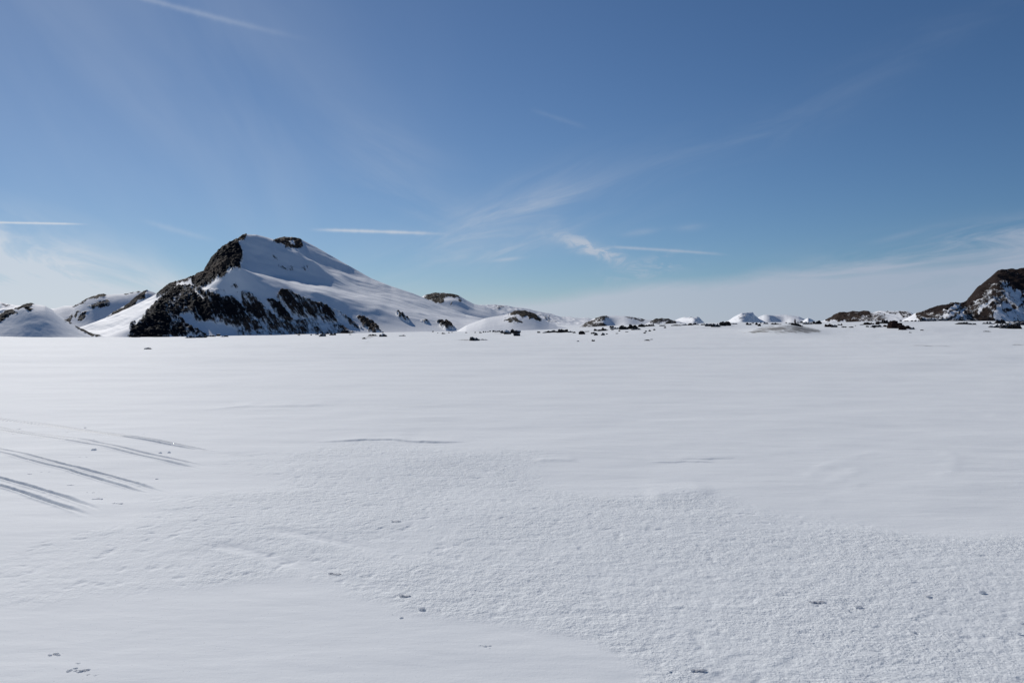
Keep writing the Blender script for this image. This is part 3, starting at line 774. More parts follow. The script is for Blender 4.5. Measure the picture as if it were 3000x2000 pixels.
profile_hill('hill', 'small snow cone with brown crown right of the mountain foot', k4((650, 520), (870, 440), (1080, 403), (1150, 383), (1200, 356), (1250, 350), (1320, 356), (1400, 371), (1450, 393), (1500, 430), (1600, 490), (1700, 530), (1800, 552)) + [(1700, 972)],
             560, 75, 90, -7, mid, [(k4((1140, 390), (1200, 352), (1250, 345), (1400, 368), (1445, 393), (1520, 468), (1480, 472), (1430, 432), (1330, 425), (1270, 402), (1220, 385)), 0.97, 0.8), (k4((1105, 475), (1180, 430), (1240, 442), (1295, 487), (1200, 480)), 0.8, 0.6),
             (k4((1090, 430), (1200, 400), (1280, 440), (1250, 450)), 0.4, 0.5)], seed=331, rough=0.6, gsc=15, lobes=[(1500, -.4, 40, .3, .8)])
profile_hill('hill', 'flat-topped snow hill with brown rock brow behind the mountain', k4((0, 250), (80, 215), (150, 188), (200, 163), (300, 149), (400, 148), (500, 159), (570, 180), (650, 230), (740, 275), (860, 300), (930, 325), (1000, 365), (1100, 405), (1250, 450)),
             1300, 190, 260, -12, mid, [(k4((150, 200), (200, 160), (300, 146), (420, 146), (560, 172), (590, 212), (500, 190), (420, 190), (390, 245), (360, 262), (300, 262), (230, 232)), 0.80, 0.7), (k4((560, 228), (590, 225), (588, 245)), 0.9, 0.3), (k4((455, 265), (475, 260), (470, 282)), 0.9, 0.3)],
             seed=341, lobes=[(1340, -.33, 60, .08, 5), (1380, -.5, 70, .16, 6)], rough=1.4, gsc=28)
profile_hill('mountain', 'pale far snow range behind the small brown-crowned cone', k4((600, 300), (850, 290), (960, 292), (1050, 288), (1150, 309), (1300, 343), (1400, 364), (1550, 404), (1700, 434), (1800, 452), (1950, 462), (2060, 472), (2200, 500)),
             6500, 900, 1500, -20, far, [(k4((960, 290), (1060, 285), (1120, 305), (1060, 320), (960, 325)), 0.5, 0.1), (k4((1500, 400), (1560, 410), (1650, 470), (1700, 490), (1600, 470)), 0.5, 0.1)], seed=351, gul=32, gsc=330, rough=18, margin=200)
profile_hill('hill', 'snowy hill with grey rock shoulder behind the long lava wall', k5((90, 480), (170, 438), (250, 383), (350, 328), (430, 298), (490, 291), (600, 291), (700, 296), (800, 309), (900, 329), (980, 339), (1060, 350), (1200, 385)),
             900, 90, 140, -6, mid, [(k5((170, 445), (250, 380), (350, 326), (430, 296), (500, 290), (520, 310), (470, 352), (400, 352), (330, 380), (420, 370), (490, 410), (505, 435), (200, 440)), 0.62, 0.7), (k5((700, 297), (800, 309), (940, 338), (900, 350), (760, 328)), 0.6, 0.1),
             (k5((330, 395), (420, 375), (490, 410), (490, 430), (330, 430)), 0.78, 0.2)], seed=361, lobes=[(1765, -.5, 22, .3, 6), (1800, -.55, 26, .2, -3), (1840, -.35, 26, .3, 2)], rough=1.0, gsc=20)
profile_hill('hill', 'low rocky snow hill between the lava walls at the centre right', k5((930, 395), (1000, 360), (1060, 329), (1130, 321), (1200, 328), (1300, 356), (1400, 379), (1500, 400)),
             760, 60, 80, 0, mid, [(k5((990, 370), (1060, 325), (1130, 318), (1200, 328), (1320, 362), (1260, 380), (1350, 388), (1240, 407), (1150, 400), (1200, 360), (1150, 350), (1090, 382)), 0.72, 0.4)], seed=371, rough=0.9, gsc=12)
profile_hill('mountain', 'tiny pale pyramid peak on the horizon right of centre', k5((1230, 385), (1310, 352), (1400, 325), (1480, 314), (1540, 318), (1580, 345), (1620, 380), (1680, 400)),
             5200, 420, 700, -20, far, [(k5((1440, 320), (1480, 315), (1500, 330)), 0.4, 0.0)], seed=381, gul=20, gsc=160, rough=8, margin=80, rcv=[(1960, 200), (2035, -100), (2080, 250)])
profile_hill('mountain', 'white flat-topped cone on the horizon right of centre', k6((40, 390), (130, 360), (200, 309), (240, 289), (290, 261), (370, 251), (415, 252), (430, 280), (480, 325), (540, 364), (620, 392)),
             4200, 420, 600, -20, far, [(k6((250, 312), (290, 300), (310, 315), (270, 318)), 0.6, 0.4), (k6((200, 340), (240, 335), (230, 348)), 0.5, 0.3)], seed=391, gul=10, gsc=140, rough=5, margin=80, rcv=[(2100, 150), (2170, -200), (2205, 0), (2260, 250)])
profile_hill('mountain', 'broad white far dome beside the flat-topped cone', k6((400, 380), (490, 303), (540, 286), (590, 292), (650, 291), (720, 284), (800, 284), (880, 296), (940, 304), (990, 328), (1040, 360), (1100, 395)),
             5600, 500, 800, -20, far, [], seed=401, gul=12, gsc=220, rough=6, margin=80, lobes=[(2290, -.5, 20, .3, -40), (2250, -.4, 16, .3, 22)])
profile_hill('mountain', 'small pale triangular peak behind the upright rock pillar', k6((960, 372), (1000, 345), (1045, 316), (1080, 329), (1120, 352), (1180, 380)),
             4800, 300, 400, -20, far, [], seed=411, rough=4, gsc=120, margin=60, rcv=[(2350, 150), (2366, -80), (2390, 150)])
profile_hill('hill', 'dark streaked hill with snow gullies left of the right-hand mountain', k6((1190, 380), (1260, 353), (1340, 294), (1400, 269), (1500, 261), (1560, 244), (1680, 249), (1730, 247), (1790, 269), (1870, 254), (1930, 254), (2050, 254), (2190, 247), (2240, 264), (2290, 294), (2340, 315), (2400, 335)),
             1100, 130, 200, 0, red, [(k6((1235, 345), (1320, 270), (1400, 225), (1560, 200), (1740, 206), (1765, 280), (1650, 300), (1550, 312), (1480, 355)), 0.90, 0.6), (k6((1480, 365), (1500, 300), (1700, 280), (1800, 265), (1930, 260), (1960, 330), (1850, 375)), 0.52, 0.8),
             (k6((1930, 258), (2190, 243), (2290, 290), (2250, 300), (2140, 310), (2120, 275), (2000, 262)), 0.62, 0.2), (k6((1480, 340), (1560, 320), (1620, 350), (1600, 372), (1490, 368)), 0.85, 0.5)],
             seed=421, gul=4, gsc=22, rough=1.0, wob=3)
profile_hill('mountain', 'dark rocky mountain streaked with snow at the right edge', [(2640, 952)] + k7((690, 913), (900, 850), (1100, 788), (1300, 739), (1480, 708), (1520, 650), (1570, 580), (1640, 490), (1750, 400), (1850, 320), (1920, 260), (1950, 235), (2010, 217), (2200, 209), (2350, 190)) + [(3080, 782), (3200, 786), (3320, 810), (3450, 860), (3600, 910), (3750, 945)],
             760, 150, 170, 0, red, [
                 (k7((680, 820), (900, 745), (1100, 684), (1300, 635), (1440, 600), (1500, 520), (1570, 430), (1700, 340), (1900, 175), (2400, 70), (5200, 300), (5200, 1100), (1350, 1010), (1150, 940), (850, 990), (700, 960)), 0.62, 0.5),
                 (k7((1420, 655), (1500, 520), (1570, 430), (1700, 340), (1900, 175), (2400, 70), (3600, 100), (3600, 520), (2400, 530), (2150, 500), (2080, 350), (2000, 370), (1850, 430), (1740, 540), (1660, 640), (1520, 760), (1420, 780), (1400, 740)), 0.98, 0.25),
                 (k7((700, 805), (900, 745), (1100, 684), (1300, 635), (1440, 600), (1520, 760), (1380, 760), (1250, 780), (1050, 840), (900, 880)), 0.95, 0.2),
                 (k7((1620, 830), (1800, 780), (1900, 900), (1880, 1000), (1700, 1000), (1560, 960)), 0.82, 0.8),
                 (k7((1100, 835), (1250, 765), (1375, 752), (1340, 780), (1150, 835)), -0.9, 0), (k7((1080, 920), (1200, 880), (1350, 820), (1290, 880), (1200, 945)), -0.9, 0), (k7((1300, 960), (1380, 850), (1460, 805), (1440, 850), (1350, 965)), -1.0, 0),
                 (k7((1700, 760), (1890, 645), (1900, 655), (1740, 780), (1650, 890), (1640, 860)), -0.95, 0), (k7((1560, 700), (1720, 620), (1700, 640), (1600, 710)), -0.7, 0),
                 (k7((2050, 490), (2280, 510), (2350, 660), (2300, 740), (2200, 760), (2000, 820), (2040, 900), (1900, 960), (1880, 880), (1950, 760), (2150, 720), (2080, 600)), -0.5, 0),
                 (k7((1880, 900), (2050, 880), (2352, 760), (3200, 800), (3200, 980), (1900, 985)), -0.55, 0)],
             seed=431, gul=4, gsc=22, rough=0.9, rcv=[(2640, -70), (2780, -60), (2850, 0), (3000, 40), (3400, 60)], rows=(170, 50), wob=3.5, step=1.2)
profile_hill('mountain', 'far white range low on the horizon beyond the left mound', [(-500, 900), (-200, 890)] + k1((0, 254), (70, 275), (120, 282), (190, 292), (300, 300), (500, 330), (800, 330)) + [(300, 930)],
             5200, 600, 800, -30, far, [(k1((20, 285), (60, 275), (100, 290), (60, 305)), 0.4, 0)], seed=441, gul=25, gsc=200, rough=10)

# ------------------------------------------------------------------ lava rocks standing out of the snow
import bmesh
def ico(sub):
    bm = bmesh.new(); bmesh.ops.create_icosphere(bm, subdivisions=sub, radius=1.0)
    v = np.array([x.co[:] for x in bm.verts]); f = np.array([[q.index for q in p.verts] for p in bm.faces]); bm.free()
    return v, f
ICO = {i: ico(i) for i in (1, 2, 3, 4)}
def stone(rng, sub, cuts=11, jag=0.12):
    v, f = ICO[sub]; v = v.copy()
    for i in range(cuts):
        n = rng.normal(size=3); n /= np.linalg.norm(n); d = rng.uniform(0.45, 0.85)
        q = v @ n; o = q > d
        v[o] -= np.outer(q[o] - d, n)
    v *= 1 + jag * (pn(v[:, 0] * 3 + 7 * rng.random(), v[:, 1] * 3 + v[:, 2] * 2.3, int(rng.integers(999))))[:, None] * 1.5
    return v, f

def mesh_obj(name, V, Fc, mat, loc, smooth=False):
    me = bpy.data.meshes.new(name); me.from_pydata(V.tolist(), [], Fc.tolist())
    if smooth: me.polygons.foreach_set('use_smooth', np.ones(len(Fc), bool))
    me.materials.append(mat); o = bpy.data.objects.new(name, me); o.location = loc; C.objects.link(o)
    return o

lava = lava_mat('black_lava', (0.010, 0.010, 0.012), (0.034, 0.032, 0.032), 0.86)
lava_s = lava_mat('snowy_lava', (0.014, 0.014, 0.017), (0.045, 0.045, 0.05), 0.50)
lava_r = lava_mat('red_lava', (0.016, 0.009, 0.008), (0.050, 0.028, 0.024), 0.92)
MATS = {'k': lava, 's': lava_s, 'r': lava_r}

def outcrop(x0, x1, base, h, kind, label, group=None, name='lava_outcrop', cat='rock', shape='heap', seed=None):
    cx = (x0 + x1) / 2
    x, y, z, r = find_r(cx, base)
    rng = np.random.default_rng(int(cx * 13 + base * 7) if seed is None else seed)
    wpx = max(x1 - x0, 2.0); W = wpx * r / F; H = h * r / F
    th = math.atan2(x, y); ax = np.array([math.cos(th), -math.sin(th)]); ay = np.array([math.sin(th), math.cos(th)])
    Vs = []; Fs = []; n0 = 0
    def put(v, f, off):
        nonlocal n0
        Vs.append(v + off); Fs.append(f + n0); n0 += len(v)
    def gz(lx, ly):
        gx = x + ax[0] * lx + ay[0] * ly; gy = y + ax[1] * lx + ay[1] * ly
        return float(ground_z(np.array([gx]), np.array([gy]))[0]) - z, (gx - x, gy - y)
    asp = W / max(H, 1e-3)
    if shape == 'single' or asp < 1.9:
        v, f = stone(rng, 3 if wpx > 5 else 2, 12)
        v = v / np.array([np.ptp(v[:, 0]) / 2, np.ptp(v[:, 1]) / 2, np.ptp(v[:, 2]) / 2])
        v = v * np.array([W / 2, W / 2 * rng.uniform(.6, .9), H * 0.68])
        put(v, f, np.array([0, 0, H * 0.32]))
        for i in range(3):
            v, f = stone(rng, 2, 9); lx = rng.uniform(-.45, .45) * W; s = H * rng.uniform(.16, .3)
            g, (ox, oy) = gz(lx * .8, -W * .15); put(v * np.array([s * 1.5, s, s]), f, np.array([ox, oy, g + s * .3]))
    elif shape == 'pillar':
        for i in range(6):
            v, f = stone(rng, 3, 9); s = W * (0.75 - 0.07 * i)
            put(v * np.array([s, s * .8, H * .16]), f, np.array([rng.uniform(-.1, .1) * W, 0, H * (0.06 + 0.165 * i)]))
    else:
        n = int(np.clip(asp * 7, 12, 60))
        for i in range(n):
            t = (i + rng.random()) / n * 2 - 1
            env = (1 - abs(t) ** 6) * (0.72 + 0.5 * pn(np.array([t * 3 + cx]), np.array([base * 1.0]), 3)[0])
            big_ = rng.random() < 0.42
            s = H * np.clip(env, .15, 1.1) * (rng.uniform(.75, 1.05) if big_ else rng.uniform(.28, .6))
            s = max(s, H * 0.12)
            lx = t * W * 0.48; ly = rng.normal() * W * 0.10 + (rng.uniform(-.4, .4) * H)
            g, (ox, oy) = gz(lx, ly)
            v, f = stone(rng, 3 if (big_ and wpx > 12) else 2, 10, 0.2)
            v = v * np.array([s * rng.uniform(.6, 1.3), s * rng.uniform(.6, 1.0), s * rng.uniform(.55, .85)])
            a = rng.uniform(-.5, .5); c_, s_ = math.cos(a), math.sin(a)
            v = v @ np.array([[c_, 0, s_], [0, 1, 0], [-s_, 0, c_]])
            top = v[:, 2].max(); lift = min(s * .25, H - top)
            put(v, f, np.array([ox, oy, g + lift]))
        v, f = stone(rng, 4, 16, 0.25)      # the half-buried ledge that carries the blocks
        v = v * np.array([W * .60, max(H * .7, W * .06), H * (.32 if kind != 's' else .22)])
        c_, s_ = math.cos(th), math.sin(th)
        v = np.stack([v[:, 0] * c_ + v[:, 1] * s_, -v[:, 0] * s_ + v[:, 1] * c_, v[:, 2]], 1)
        put(v, f, np.array([0, 0, 0.02 * H]))
    V = np.concatenate(Vs); Fc = np.concatenate(Fs)
    V[:, 2] *= H * 1.08 / max(V[:, 2].max(), 1e-3)
    e = V[:, 0] * ax[0] + V[:, 1] * ax[1]; m = W * 1.05 / np.ptp(e)
    V[:, 0] += e * (m - 1) * ax[0]; V[:, 1] += e * (m - 1) * ax[1]
    o = mesh_obj(name, V, Fc, MATS[kind], (x, y, z))
    tag(o, label, cat, group)
    return o

G1 = 'lava rocks along the foot of the mountain'
G2 = 'small stones trailing left of the outcrop at the cone foot'
G3 = 'lava walls and blocks of the right-hand lava field'
G4 = 'low snow-capped rocks in front of the lava walls'
G5 = 'lava rubble under the right-hand mountain'
OUT = [
 (388, 410, 988, 10, 'k', 'black rock block at the very left foot of the mountain cliff', G1),
 (451, 476, 986, 8, 'k', 'snow-flecked rock heap below the left end of the black cliff', G1),
 (476, 498, 984, 6, 's', 'low snowy rocks just right of the heap below the black cliff', G1),
 (544, 572, 990, 7, 's', 'left half of the rocky bank before the shaded blue snow slope', G1),
 (572, 604, 989, 8, 's', 'right half of the rocky bank before the shaded blue snow slope', G1),
 (607, 631, 986, 4, 'k', 'thin dark ledge at the right end of the rocky bank', G1),
 (634, 645, 984.5, 6, 'k', 'lone round black rock standing on the edge of the mountain shadow', G1),
 (648, 670, 986.5, 4.5, 's', 'flat snow-covered rock just right of the lone round black rock', G1),
 (423, 443, 1023, 4, 's', 'small snow-covered rocks alone on the left plain', G1),
 (924, 935, 981, 4, 'k', 'small flat dark rock left of the first snow-sided boulder', G1),
 (934, 954, 986, 9, 's', 'first snow-sided boulder below the streaked mountain foot', G1),
 (966, 985, 982, 8, 'k', 'rounded dark boulder right of the snow-sided boulder', G1),
 (955, 964, 978.5, 4, 'k', 'little dark rock between the two boulders below the mountain', G1),
 (995, 1023, 976.5, 10, 'k', 'spiky dark rock heap below the streaked mountain foot', G1),
 (1060, 1074, 992.5, 4, 'k', 'low dark rock at the near end of the gravelly bank', G1),
 (1077, 1107, 984, 5, 'k', 'thin dark ledge on top of the gravelly bank', G1),
 (1111, 1136, 986, 9, 's', 'jagged snow-dusted outcrop right of the thin dark ledge', G1),
 (1168, 1190, 984.5, 3.5, 's', 'low flat half-buried rock right of the jagged outcrop', G1),
 (1294, 1305, 977.5, 3, 'k', 'flat dark stone alone below the right-hand mountain slope', G1),
 (1375, 1405, 997.5, 10, 's', 'nearest jagged outcrop on the plain in front of the small cone', G1),
 (1404, 1430, 996, 3, 's', 'low snowy tail of rocks right of the nearest jagged outcrop', G1),
 (1465, 1479, 976, 8, 's', 'left end of the large outcrop at the foot of the small cone', G1),
 (1476, 1497, 979, 12, 's', 'snow-backed slab in the large outcrop at the cone foot', G1),
 (1494, 1508, 976, 12.5, 'k', 'tallest black block of the large outcrop at the cone foot', G1),
 (1504, 1526, 982, 14, 's', 'snow-plastered right side of the large outcrop at the cone foot', G1),
 (1574, 1584, 975, 5, 'k', 'lone dark rock between the large outcrop and the long lava wall', G1),
 (1589, 1600, 975, 3, 's', 'low snowy stone at the left tip of the long lava wall', G3),
 (1598, 1637, 974, 7, 'k', 'low left stretch of the long black lava wall', G3),
 (1634, 1668, 973.5, 9.5, 'k', 'high middle of the long black lava wall', G3),
 (1664, 1678, 974, 5, 's', 'snowy right tip of the long black lava wall', G3),
 (1677, 1686, 976, 4.5, 'k', 'small black block right of the long lava wall', G4),
 (1696, 1715, 979, 9, 'k', 'dark arched outcrop ahead of the grey-shouldered hill', G4),
 (1712, 1728, 972, 2, 'k', 'thin dark sliver of rock behind the arched outcrop', G4),
 (1730, 1742, 977.5, 4, 'k', 'low dark ledge left of the two snow-capped cones', G4),
 (1741, 1753, 982, 7.5, 's', 'left one of two snow-capped cone rocks on the plain', G4),
 (1760, 1772, 982, 7.5, 's', 'right one of two snow-capped cone rocks on the plain', G4),
 (1739, 1749, 969.5, 6.5, 'k', 'pointed black rock under the grey-shouldered hill', G3),
 (1748, 1780, 969, 10, 'k', 'dark sloping lava block right of the pointed black rock', G3),
 (1785, 1799, 959.5, 6, 'k', 'black knob on the skyline of the left lava field', G3),
 (1785, 1816, 964, 6, 's', 'snow-streaked left apron of the great lava wall', G3),
 (1812, 1842, 965, 12, 'k', 'left third of the great black lava wall', G3),
 (1836, 1873, 963, 13, 'k', 'highest part of the great black lava wall with a notch on top', G3),
 (1848, 1878, 966, 5, 's', 'snowy rubble in front of the great black lava wall', G3),
 (1870, 1890, 958, 9, 'k', 'square black block right of the highest part of the great wall', G3),
 (1887, 1920, 956, 6.5, 'k', 'low flat right end of the great black lava wall', G3),
 (1733.5, 1743, 999.5, 4.8, 'k', 'lone black boulder with a long shadow on the open plain', G4),
 (1689, 1697, 1000, 2, 's', 'low snowy stone left of the lone black boulder', G4),
 (1887, 1905, 998, 3.6, 'k', 'flat dark rock alone right of the lone black boulder', G4),
 (1904, 1913, 995, 2, 'k', 'small stone just behind the flat dark rock on the plain', G4),
 (1899, 1907, 970, 4, 'k', 'middle one of three small black rocks in a diagonal row', G4),
 (1913, 1920, 967, 3.5, 'k', 'upper right one of three small black rocks in a diagonal row', G4),
 (1889, 1896, 971, 2.5, 'k', 'lower left one of three small black rocks in a diagonal row', G4),
 (1945, 1952, 961, 4, 'k', 'small pointed black rock below the low rocky hill', G4),
 (1930, 1950, 955, 3, 's', 'thin snowy ledge at the foot of the low rocky hill', G3),
 (1966, 1996, 954, 3.5, 'k', 'thin dark ledge left of the twin black blocks', G3),
 (1994, 2015, 953, 5, 's', 'snow-flecked rocks beside the twin black blocks', G3),
 (2013, 2029, 953, 6.5, 'k', 'left one of the twin black blocks below the pyramid peak', G3),
 (2028, 2047, 952, 6, 'k', 'right one of the twin black blocks below the pyramid peak', G3),
 (2052, 2066, 952, 3.5, 'k', 'small flat black rock right of the twin blocks', G3),
 (2066, 2088, 956, 8.5, 's', 'snow-flecked left end of the broad lava heap', G3),
 (2084, 2110, 957, 9, 's', 'broken front of the broad lava heap', G3),
 (2106, 2126, 955, 12, 'k', 'highest black crest of the broad lava heap', G3),
 (2122, 2140, 954, 11, 'k', 'right crest of the broad lava heap below the white cone', G3),
 (2138, 2162, 950, 3.5, 's', 'thin rocky tail right of the broad lava heap', G3),
 (2186, 2201, 952, 6.5, 'k', 'dark rock at the left of the cluster before the white cone', G3),
 (2202, 2209, 948, 3.5, 'k', 'small black knob in the cluster before the white cone', G3),
 (2213, 2221, 952, 6.5, 'k', 'upright dark block in the cluster before the white cone', G3),
 (2220, 2229, 955, 6, 'k', 'black wedge rock at the left rim of the brown mound', G3),
 (2236, 2250, 949, 5, 's', 'snow-flecked rocks on the skyline left of the brown mound', G3),
 (2258, 2287, 951, 5, 'k', 'long dark ledge just above the brown mound', G3),
 (2310, 2325, 949, 3, 'k', 'low rock just left of the upright pillar', G3),
 (2318, 2350, 954, 8, 'k', 'dark sloping base rock below the upright pillar', G3),
 (2332, 2353, 946, 4.5, 's', 'snowy ledge just right of the upright pillar', G3),
 (2351, 2380, 950, 7.5, 's', 'rocky ridge below the small triangular peak', G3),
 (2379, 2395, 949, 6, 'k', 'dark blocks right of the rocky ridge below the small peak', G3),
 (2389, 2407, 949, 9.5, 'k', 'square black block at the right end of the pillar ridge', G3),
 (2417, 2438, 957.5, 8.5, 'r', 'reddish black hump in the snow right of the brown mound', G3),
 (2436, 2453, 958.5, 7, 's', 'snowy blocks right of the reddish black hump', G3),
 (2455, 2463, 953, 3, 's', 'small snowy stone left of the little post rock', G3),
 (2463.5, 2468, 954, 6.5, 'r', 'little upright post rock on open snow', G3),
 (2466, 2482, 958.5, 2.5, 'k', 'thin dark sliver below the little post rock', G3),
 (2487, 2500, 958.5, 2.2, 'k', 'thin dark sliver right of the one below the post rock', G3),
 (2530, 2549, 951, 6.5, 'r', 'dark hump left of the great red-black outcrop', G3),
 (2550, 2561, 950, 4.5, 'r', 'small block between two humps left of the red-black outcrop', G3),
 (2564, 2575, 951, 8, 'r', 'pointed block left of the great red-black outcrop', G3),
 (2551, 2583, 958, 5, 's', 'snowy ledge running into the great red-black outcrop', G3),
 (2588, 2597, 956, 4, 'r', 'stub of rock touching the left of the great red-black outcrop', G3),
 (2575, 2612, 947, 9, 'k', 'dark bank behind the great red-black outcrop', G3),
 (2602, 2628, 960, 18, 'r', 'great red-black outcrop with a pointed top, largest in the snow', G3),
 (2621, 2642, 960, 12, 'r', 'right shoulder of the great red-black outcrop', G3),
 (2631, 2652, 968, 14, 'r', 'near black block in front of the great red-black outcrop', G3),
 (2650, 2667, 964, 9, 'r', 'rounded red rock right of the near black block', G3),
 (2666, 2679, 966, 6.5, 's', 'snow-sided last rock at the right of the red-black group', G3),
 (2663, 2671, 975, 2.5, 's', 'tiny snowy stone below the red-black group', G3),
 (2697, 2706, 968, 2.5, 'k', 'flat dark stone alone right of the red-black group', G3),
 (2700, 2738, 941, 9, 's', 'broken lava bank at the left toe of the right-hand mountain', G5),
 (2734, 2766, 940, 8, 's', 'middle lava bank under the right-hand mountain', G5),
 (2762, 2832, 940, 8, 's', 'long low lava bank under the sunny snow gullies', G5),
 (2802, 2835, 950, 6, 'k', 'thin jagged black ledge ahead of the right-hand mountain', G5),
 (2835, 2858, 951, 4.5, 's', 'snowy rubble right of the thin jagged black ledge', G5),
 (2880, 2908, 949, 6, 's', 'left fringe of the lava heap at the right edge', G5),
 (2900, 2930, 959, 9, 's', 'near left blocks of the lava heap at the right edge', G5),
 (2918, 2946, 948, 10, 'k', 'upper black blocks of the lava heap at the right edge', G5),
 (2930, 2962, 961, 13, 's', 'near middle blocks of the lava heap at the right edge', G5),
 (2955, 2988, 962, 11, 'k', 'near right black block of the lava heap at the right edge', G5),
 (2972, 3030, 952, 9, 's', 'rear blocks of the lava heap cut by the right edge', G5),
 (2960, 3060, 946, 6, 'k', 'long dark ledge behind the lava heap at the right edge', G5),
 (2881, 2899, 971, 1.6, 'k', 'thin dark sliver on the snow before the right-edge heap', G5),
]
for o in OUT: outcrop(*o)
outcrop(2326.5, 2333, 947.5, 12, 'r', 'upright red-brown rock pillar on the skyline above the brown mound', G3, name='rock_pillar', shape='pillar')
SMALL = [
 ('small dark stone in the loose row below the streaked mountain foot', 'stones along the mountain foot', [(872, 880, 982.5, 2.2), (909, 914, 982.5, 3), (986, 992, 976.5, 3.2), (1119, 1124, 974, 3), (1022, 1030, 980, 1.8)]),
 ('tiny stone on the snow between the jagged outcrop and the small cone', 'scattered stones before the cone', [(1266, 1271, 972.5, 3), (1281, 1284, 976, 1.6), (1312, 1318, 975, 2), (1322, 1327, 974, 1.8), (1363, 1369, 975, 2.2), (1390, 1395, 974.5, 2.4)]),
 ('small dark stone in the row trailing left of the cone-foot outcrop', G2, [(1403, 1412, 975.5, 3.2), (1414, 1418, 974, 3.8), (1420, 1425, 973, 2.6), (1426, 1432, 972.5, 1.8), (1433, 1438, 972, 3.8), (1442, 1449, 972.5, 4.6), (1449, 1456, 972.5, 3.2), (1455, 1461, 972.5, 3.6), (1461, 1466, 972, 3.8)]),
 ('small dark stone lying loose ahead of the great lava wall', 'loose stones before the great wall', [(1812, 1818, 970, 2.2), (1831, 1840, 973, 1.8), (1803, 1812, 977.5, 1.6), (1885, 1893, 975.5, 2), (1774, 1781, 979, 2.5), (1790, 1797, 967.5, 2)]),
 ('tiny skyline stone between the brown mound and the pillar', 'skyline stones by the pillar', [(2227, 2231, 947, 3), (2301, 2306, 946, 2.2), (2380, 2385, 943.5, 2.4)]),
 ('small stone in the row under the long ridge left of the right mountain', 'row of stones under the right ridge', [(2636, 2642, 941, 3), (2649, 2655, 941.5, 2.2), (2657, 2663, 941.5, 2), (2668, 2675, 941.5, 3), (2679, 2686, 941.5, 3.8), (2688, 2692, 941.5, 2.6), (2694, 2700, 941.5, 2.8)]),
 ('small dark stone in the snow left of the great red-black outcrop', 'stones left of the red-black outcrop', [(2519, 2528, 952, 1.8), (2536, 2545, 957.5, 3), (2504, 2508, 955, 1.5), (2558, 2565, 959.5, 3)]),
]
for lab, grp, items in SMALL:
    for a, b, c, d in items:
        outcrop(a, b, c, d, 'k', lab, grp, name='stone', shape='single')

# ------------------------------------------------------------------ lumps of snow on the near plain
sm, k_, p_ = new_mat('loose_snow')
tr = k_.new('ShaderNodeBsdfTranslucent'); tr.inputs[0].default_value = (0.95, 0.96, 0.98, 1); mx = k_.new('ShaderNodeMixShader'); mx.inputs[0].default_value = 0.55
k_.l.new(p_.outputs[0], mx.inputs[1]); k_.l.new(tr.outputs[0], mx.inputs[2]); k_.l.new(mx.outputs[0], [n for n in k_.n if n.type == 'OUTPUT_MATERIAL'][0].inputs[0])
geo = k_.new('ShaderNodeNewGeometry')
p_.inputs['Base Color'].default_value = (0.95, 0.96, 0.975, 1); p_.inputs['Roughness'].default_value = 0.6
k_.l.new(bump(k_, k_.noise(geo.outputs['Position'], 60.0, 4.0, 0.65), 0.02, 1.0), p_.inputs['Normal'])
def snow_lump(px, py, wpx, hpx, label, group=None, pieces=1):
    x, y, z, r = find_r(px, py, 60)
    rng = np.random.default_rng(int(px * 31 + py))
    W = 0.95 * wpx * r / F; H = 0.62 * hpx * r / F; Vs = []; Fs = []; n0 = 0
    for i in range(pieces):
        v, f = stone(rng, 3, 9, 0.22)
        q = 1.0 if pieces == 1 else rng.uniform(.35, .8)
        v = v * np.array([W * .5 * q, W * .38 * q, H * .95 * q]); off = np.array([0, 0, H * .2 * q])
        if pieces > 1: off += np.array([(i / (pieces - 1) - .5) * W, rng.normal() * W * .15, 0])
        Vs.append(v + off); Fs.append(f + n0); n0 += len(v)
    if pieces > 1:
        for i in range(pieces * 2):
            v, f = stone(rng, 2, 9, 0.2)
            Vs.append(v * np.array([W * .7 / pieces, W * .3, H * .25]) + np.array([((i + .5) / (pieces * 2) - .5) * W, 0, 0])); Fs.append(f + n0); n0 += len(v)
    o = mesh_obj('snow_lump', np.concatenate(Vs), np.concatenate(Fs), sm, (x, y, z - 0.004), smooth=False)
    tag(o, label, 'snow lump', group)
GL = 'lumps of crusted snow lying on the near plain'
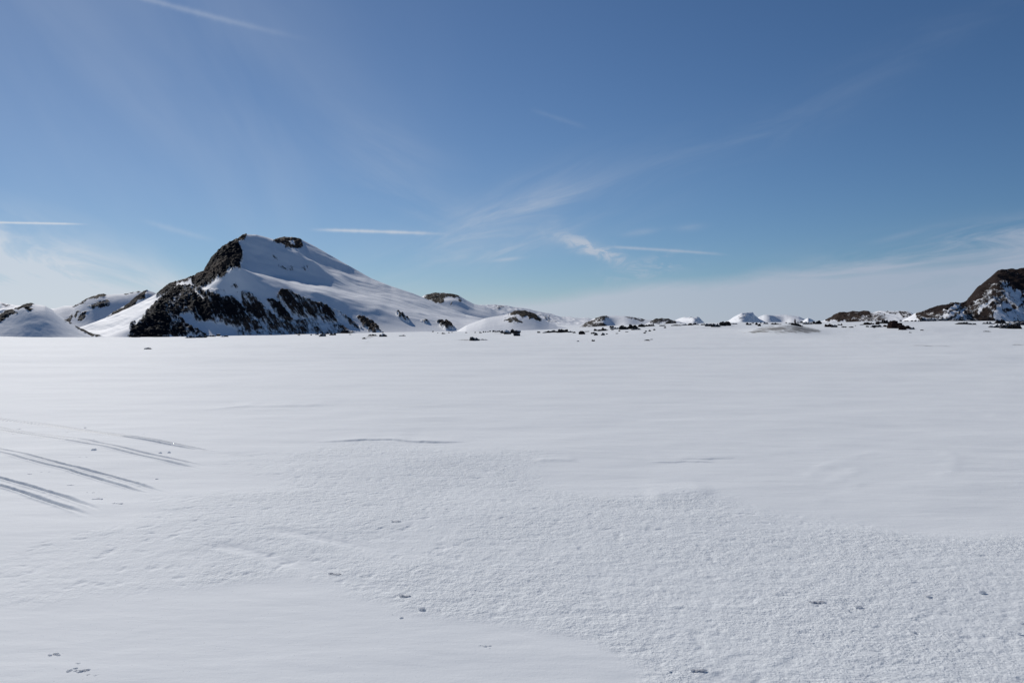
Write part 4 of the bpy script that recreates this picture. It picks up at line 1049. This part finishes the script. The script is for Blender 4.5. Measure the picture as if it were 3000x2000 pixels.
for a in [
    (277, 1318, 22, 7, 'largest rounded snow lump between the left ski tracks', 1), (470, 1327, 12, 7, 'left one of a pair of small snow lumps by the ski tracks', 1), (494, 1326, 15, 6, 'right one of a pair of small snow lumps by the ski tracks', 1),
    (243, 1339, 15, 3, 'thin snow chip just below the largest lump', 2), (134, 1382, 20, 3, 'flat snow chip between the third and fourth ski tracks', 2), (86, 1389, 14, 3, 'flat snow chip left of the one between the tracks', 1),
    (208, 1421, 24, 4, 'broken row of snow crumbs right of the fourth ski track', 4), (270, 1443, 26, 6, 'broken snow crust right of the row of crumbs', 4), (286, 1462, 24, 6, 'pair of snow crusts below the broken crust', 3), (340, 1476, 24, 6, 'snow crust nearest the end of the fourth ski track', 3),
    (460, 1403, 12, 3, 'small snow chip right of the third ski track', 1), (250, 1253, 9, 3, 'small snow chip above the first ski track', 1), (195, 1267, 12, 2.5, 'small snow chip between the first and second ski tracks', 1), (277, 1287, 13, 2, 'flat snow chip touching the second ski track', 1),
    (422, 1270, 13, 2, 'flat snow chip beyond the first ski track', 1), (50, 1256, 14, 3, 'snow crumbs at the left between the upper tracks', 3), (38, 1272, 8, 2, 'tiny snow chip at the far left below the second track', 1),
    (1177, 1811, 18, 8, 'round snow lump at the lower edge of the crusted snow', 1), (1150, 1801, 7, 4, 'tiny snow bit left of the round lump', 1),
    (1419, 1893, 34, 12, 'broken snow lump near the bottom centre', 4), (1434, 1898, 12, 5, 'small flat piece beside the broken lump at bottom centre', 1),
    (2874, 1735, 26, 8, 'rounded snow lump on smooth snow at the right', 1), (2680, 1851, 14, 6, 'snow lump at the lower right of the crusted snow', 1), (2987, 1856, 12, 8, 'snow lump cut close to the right edge', 1), (2995, 1824, 16, 6, 'snow lump cut by the right edge', 1),
    (2392, 1764, 34, 8, 'broken snow crust at the lower right', 4), (2516, 1776, 26, 6, 'long low snow lump right of the broken crust', 1), (2718, 1745, 18, 5, 'low snow lump left of the rounded one at the right', 1), (2486, 1788, 10, 4, 'tiny snow lump below the long low one', 1),
    (231, 1964, 46, 12, 'chain of broken snow crust at the bottom left', 6), (277, 1981, 44, 7, 'long flat snow crust at the bottom left', 3), (162, 1917, 22, 8, 'small broken snow crust at the lower left', 3), (215, 1943, 22, 5, 'small flat crust above the bottom left chain', 2),
    (1187, 1744, 26, 8, 'low snow hump on the crusted snow near the bottom centre', 2), (980, 1681, 30, 4, 'thin crust plate on the crusted snow left of centre', 2), (1160, 1527, 20, 5, 'white snow hump on the crusted snow at the centre', 2),
    (1963, 1965, 10, 4, 'small snow bit at the bottom right of centre', 1), (2045, 1961, 34, 7, 'row of snow crumbs at the bottom right of centre', 5), (1235, 1784, 28, 8, 'white rounded snow hump near the bottom centre', 1)]:
    snow_lump(a[0], a[1], a[2], a[3], a[4], GL, a[5])
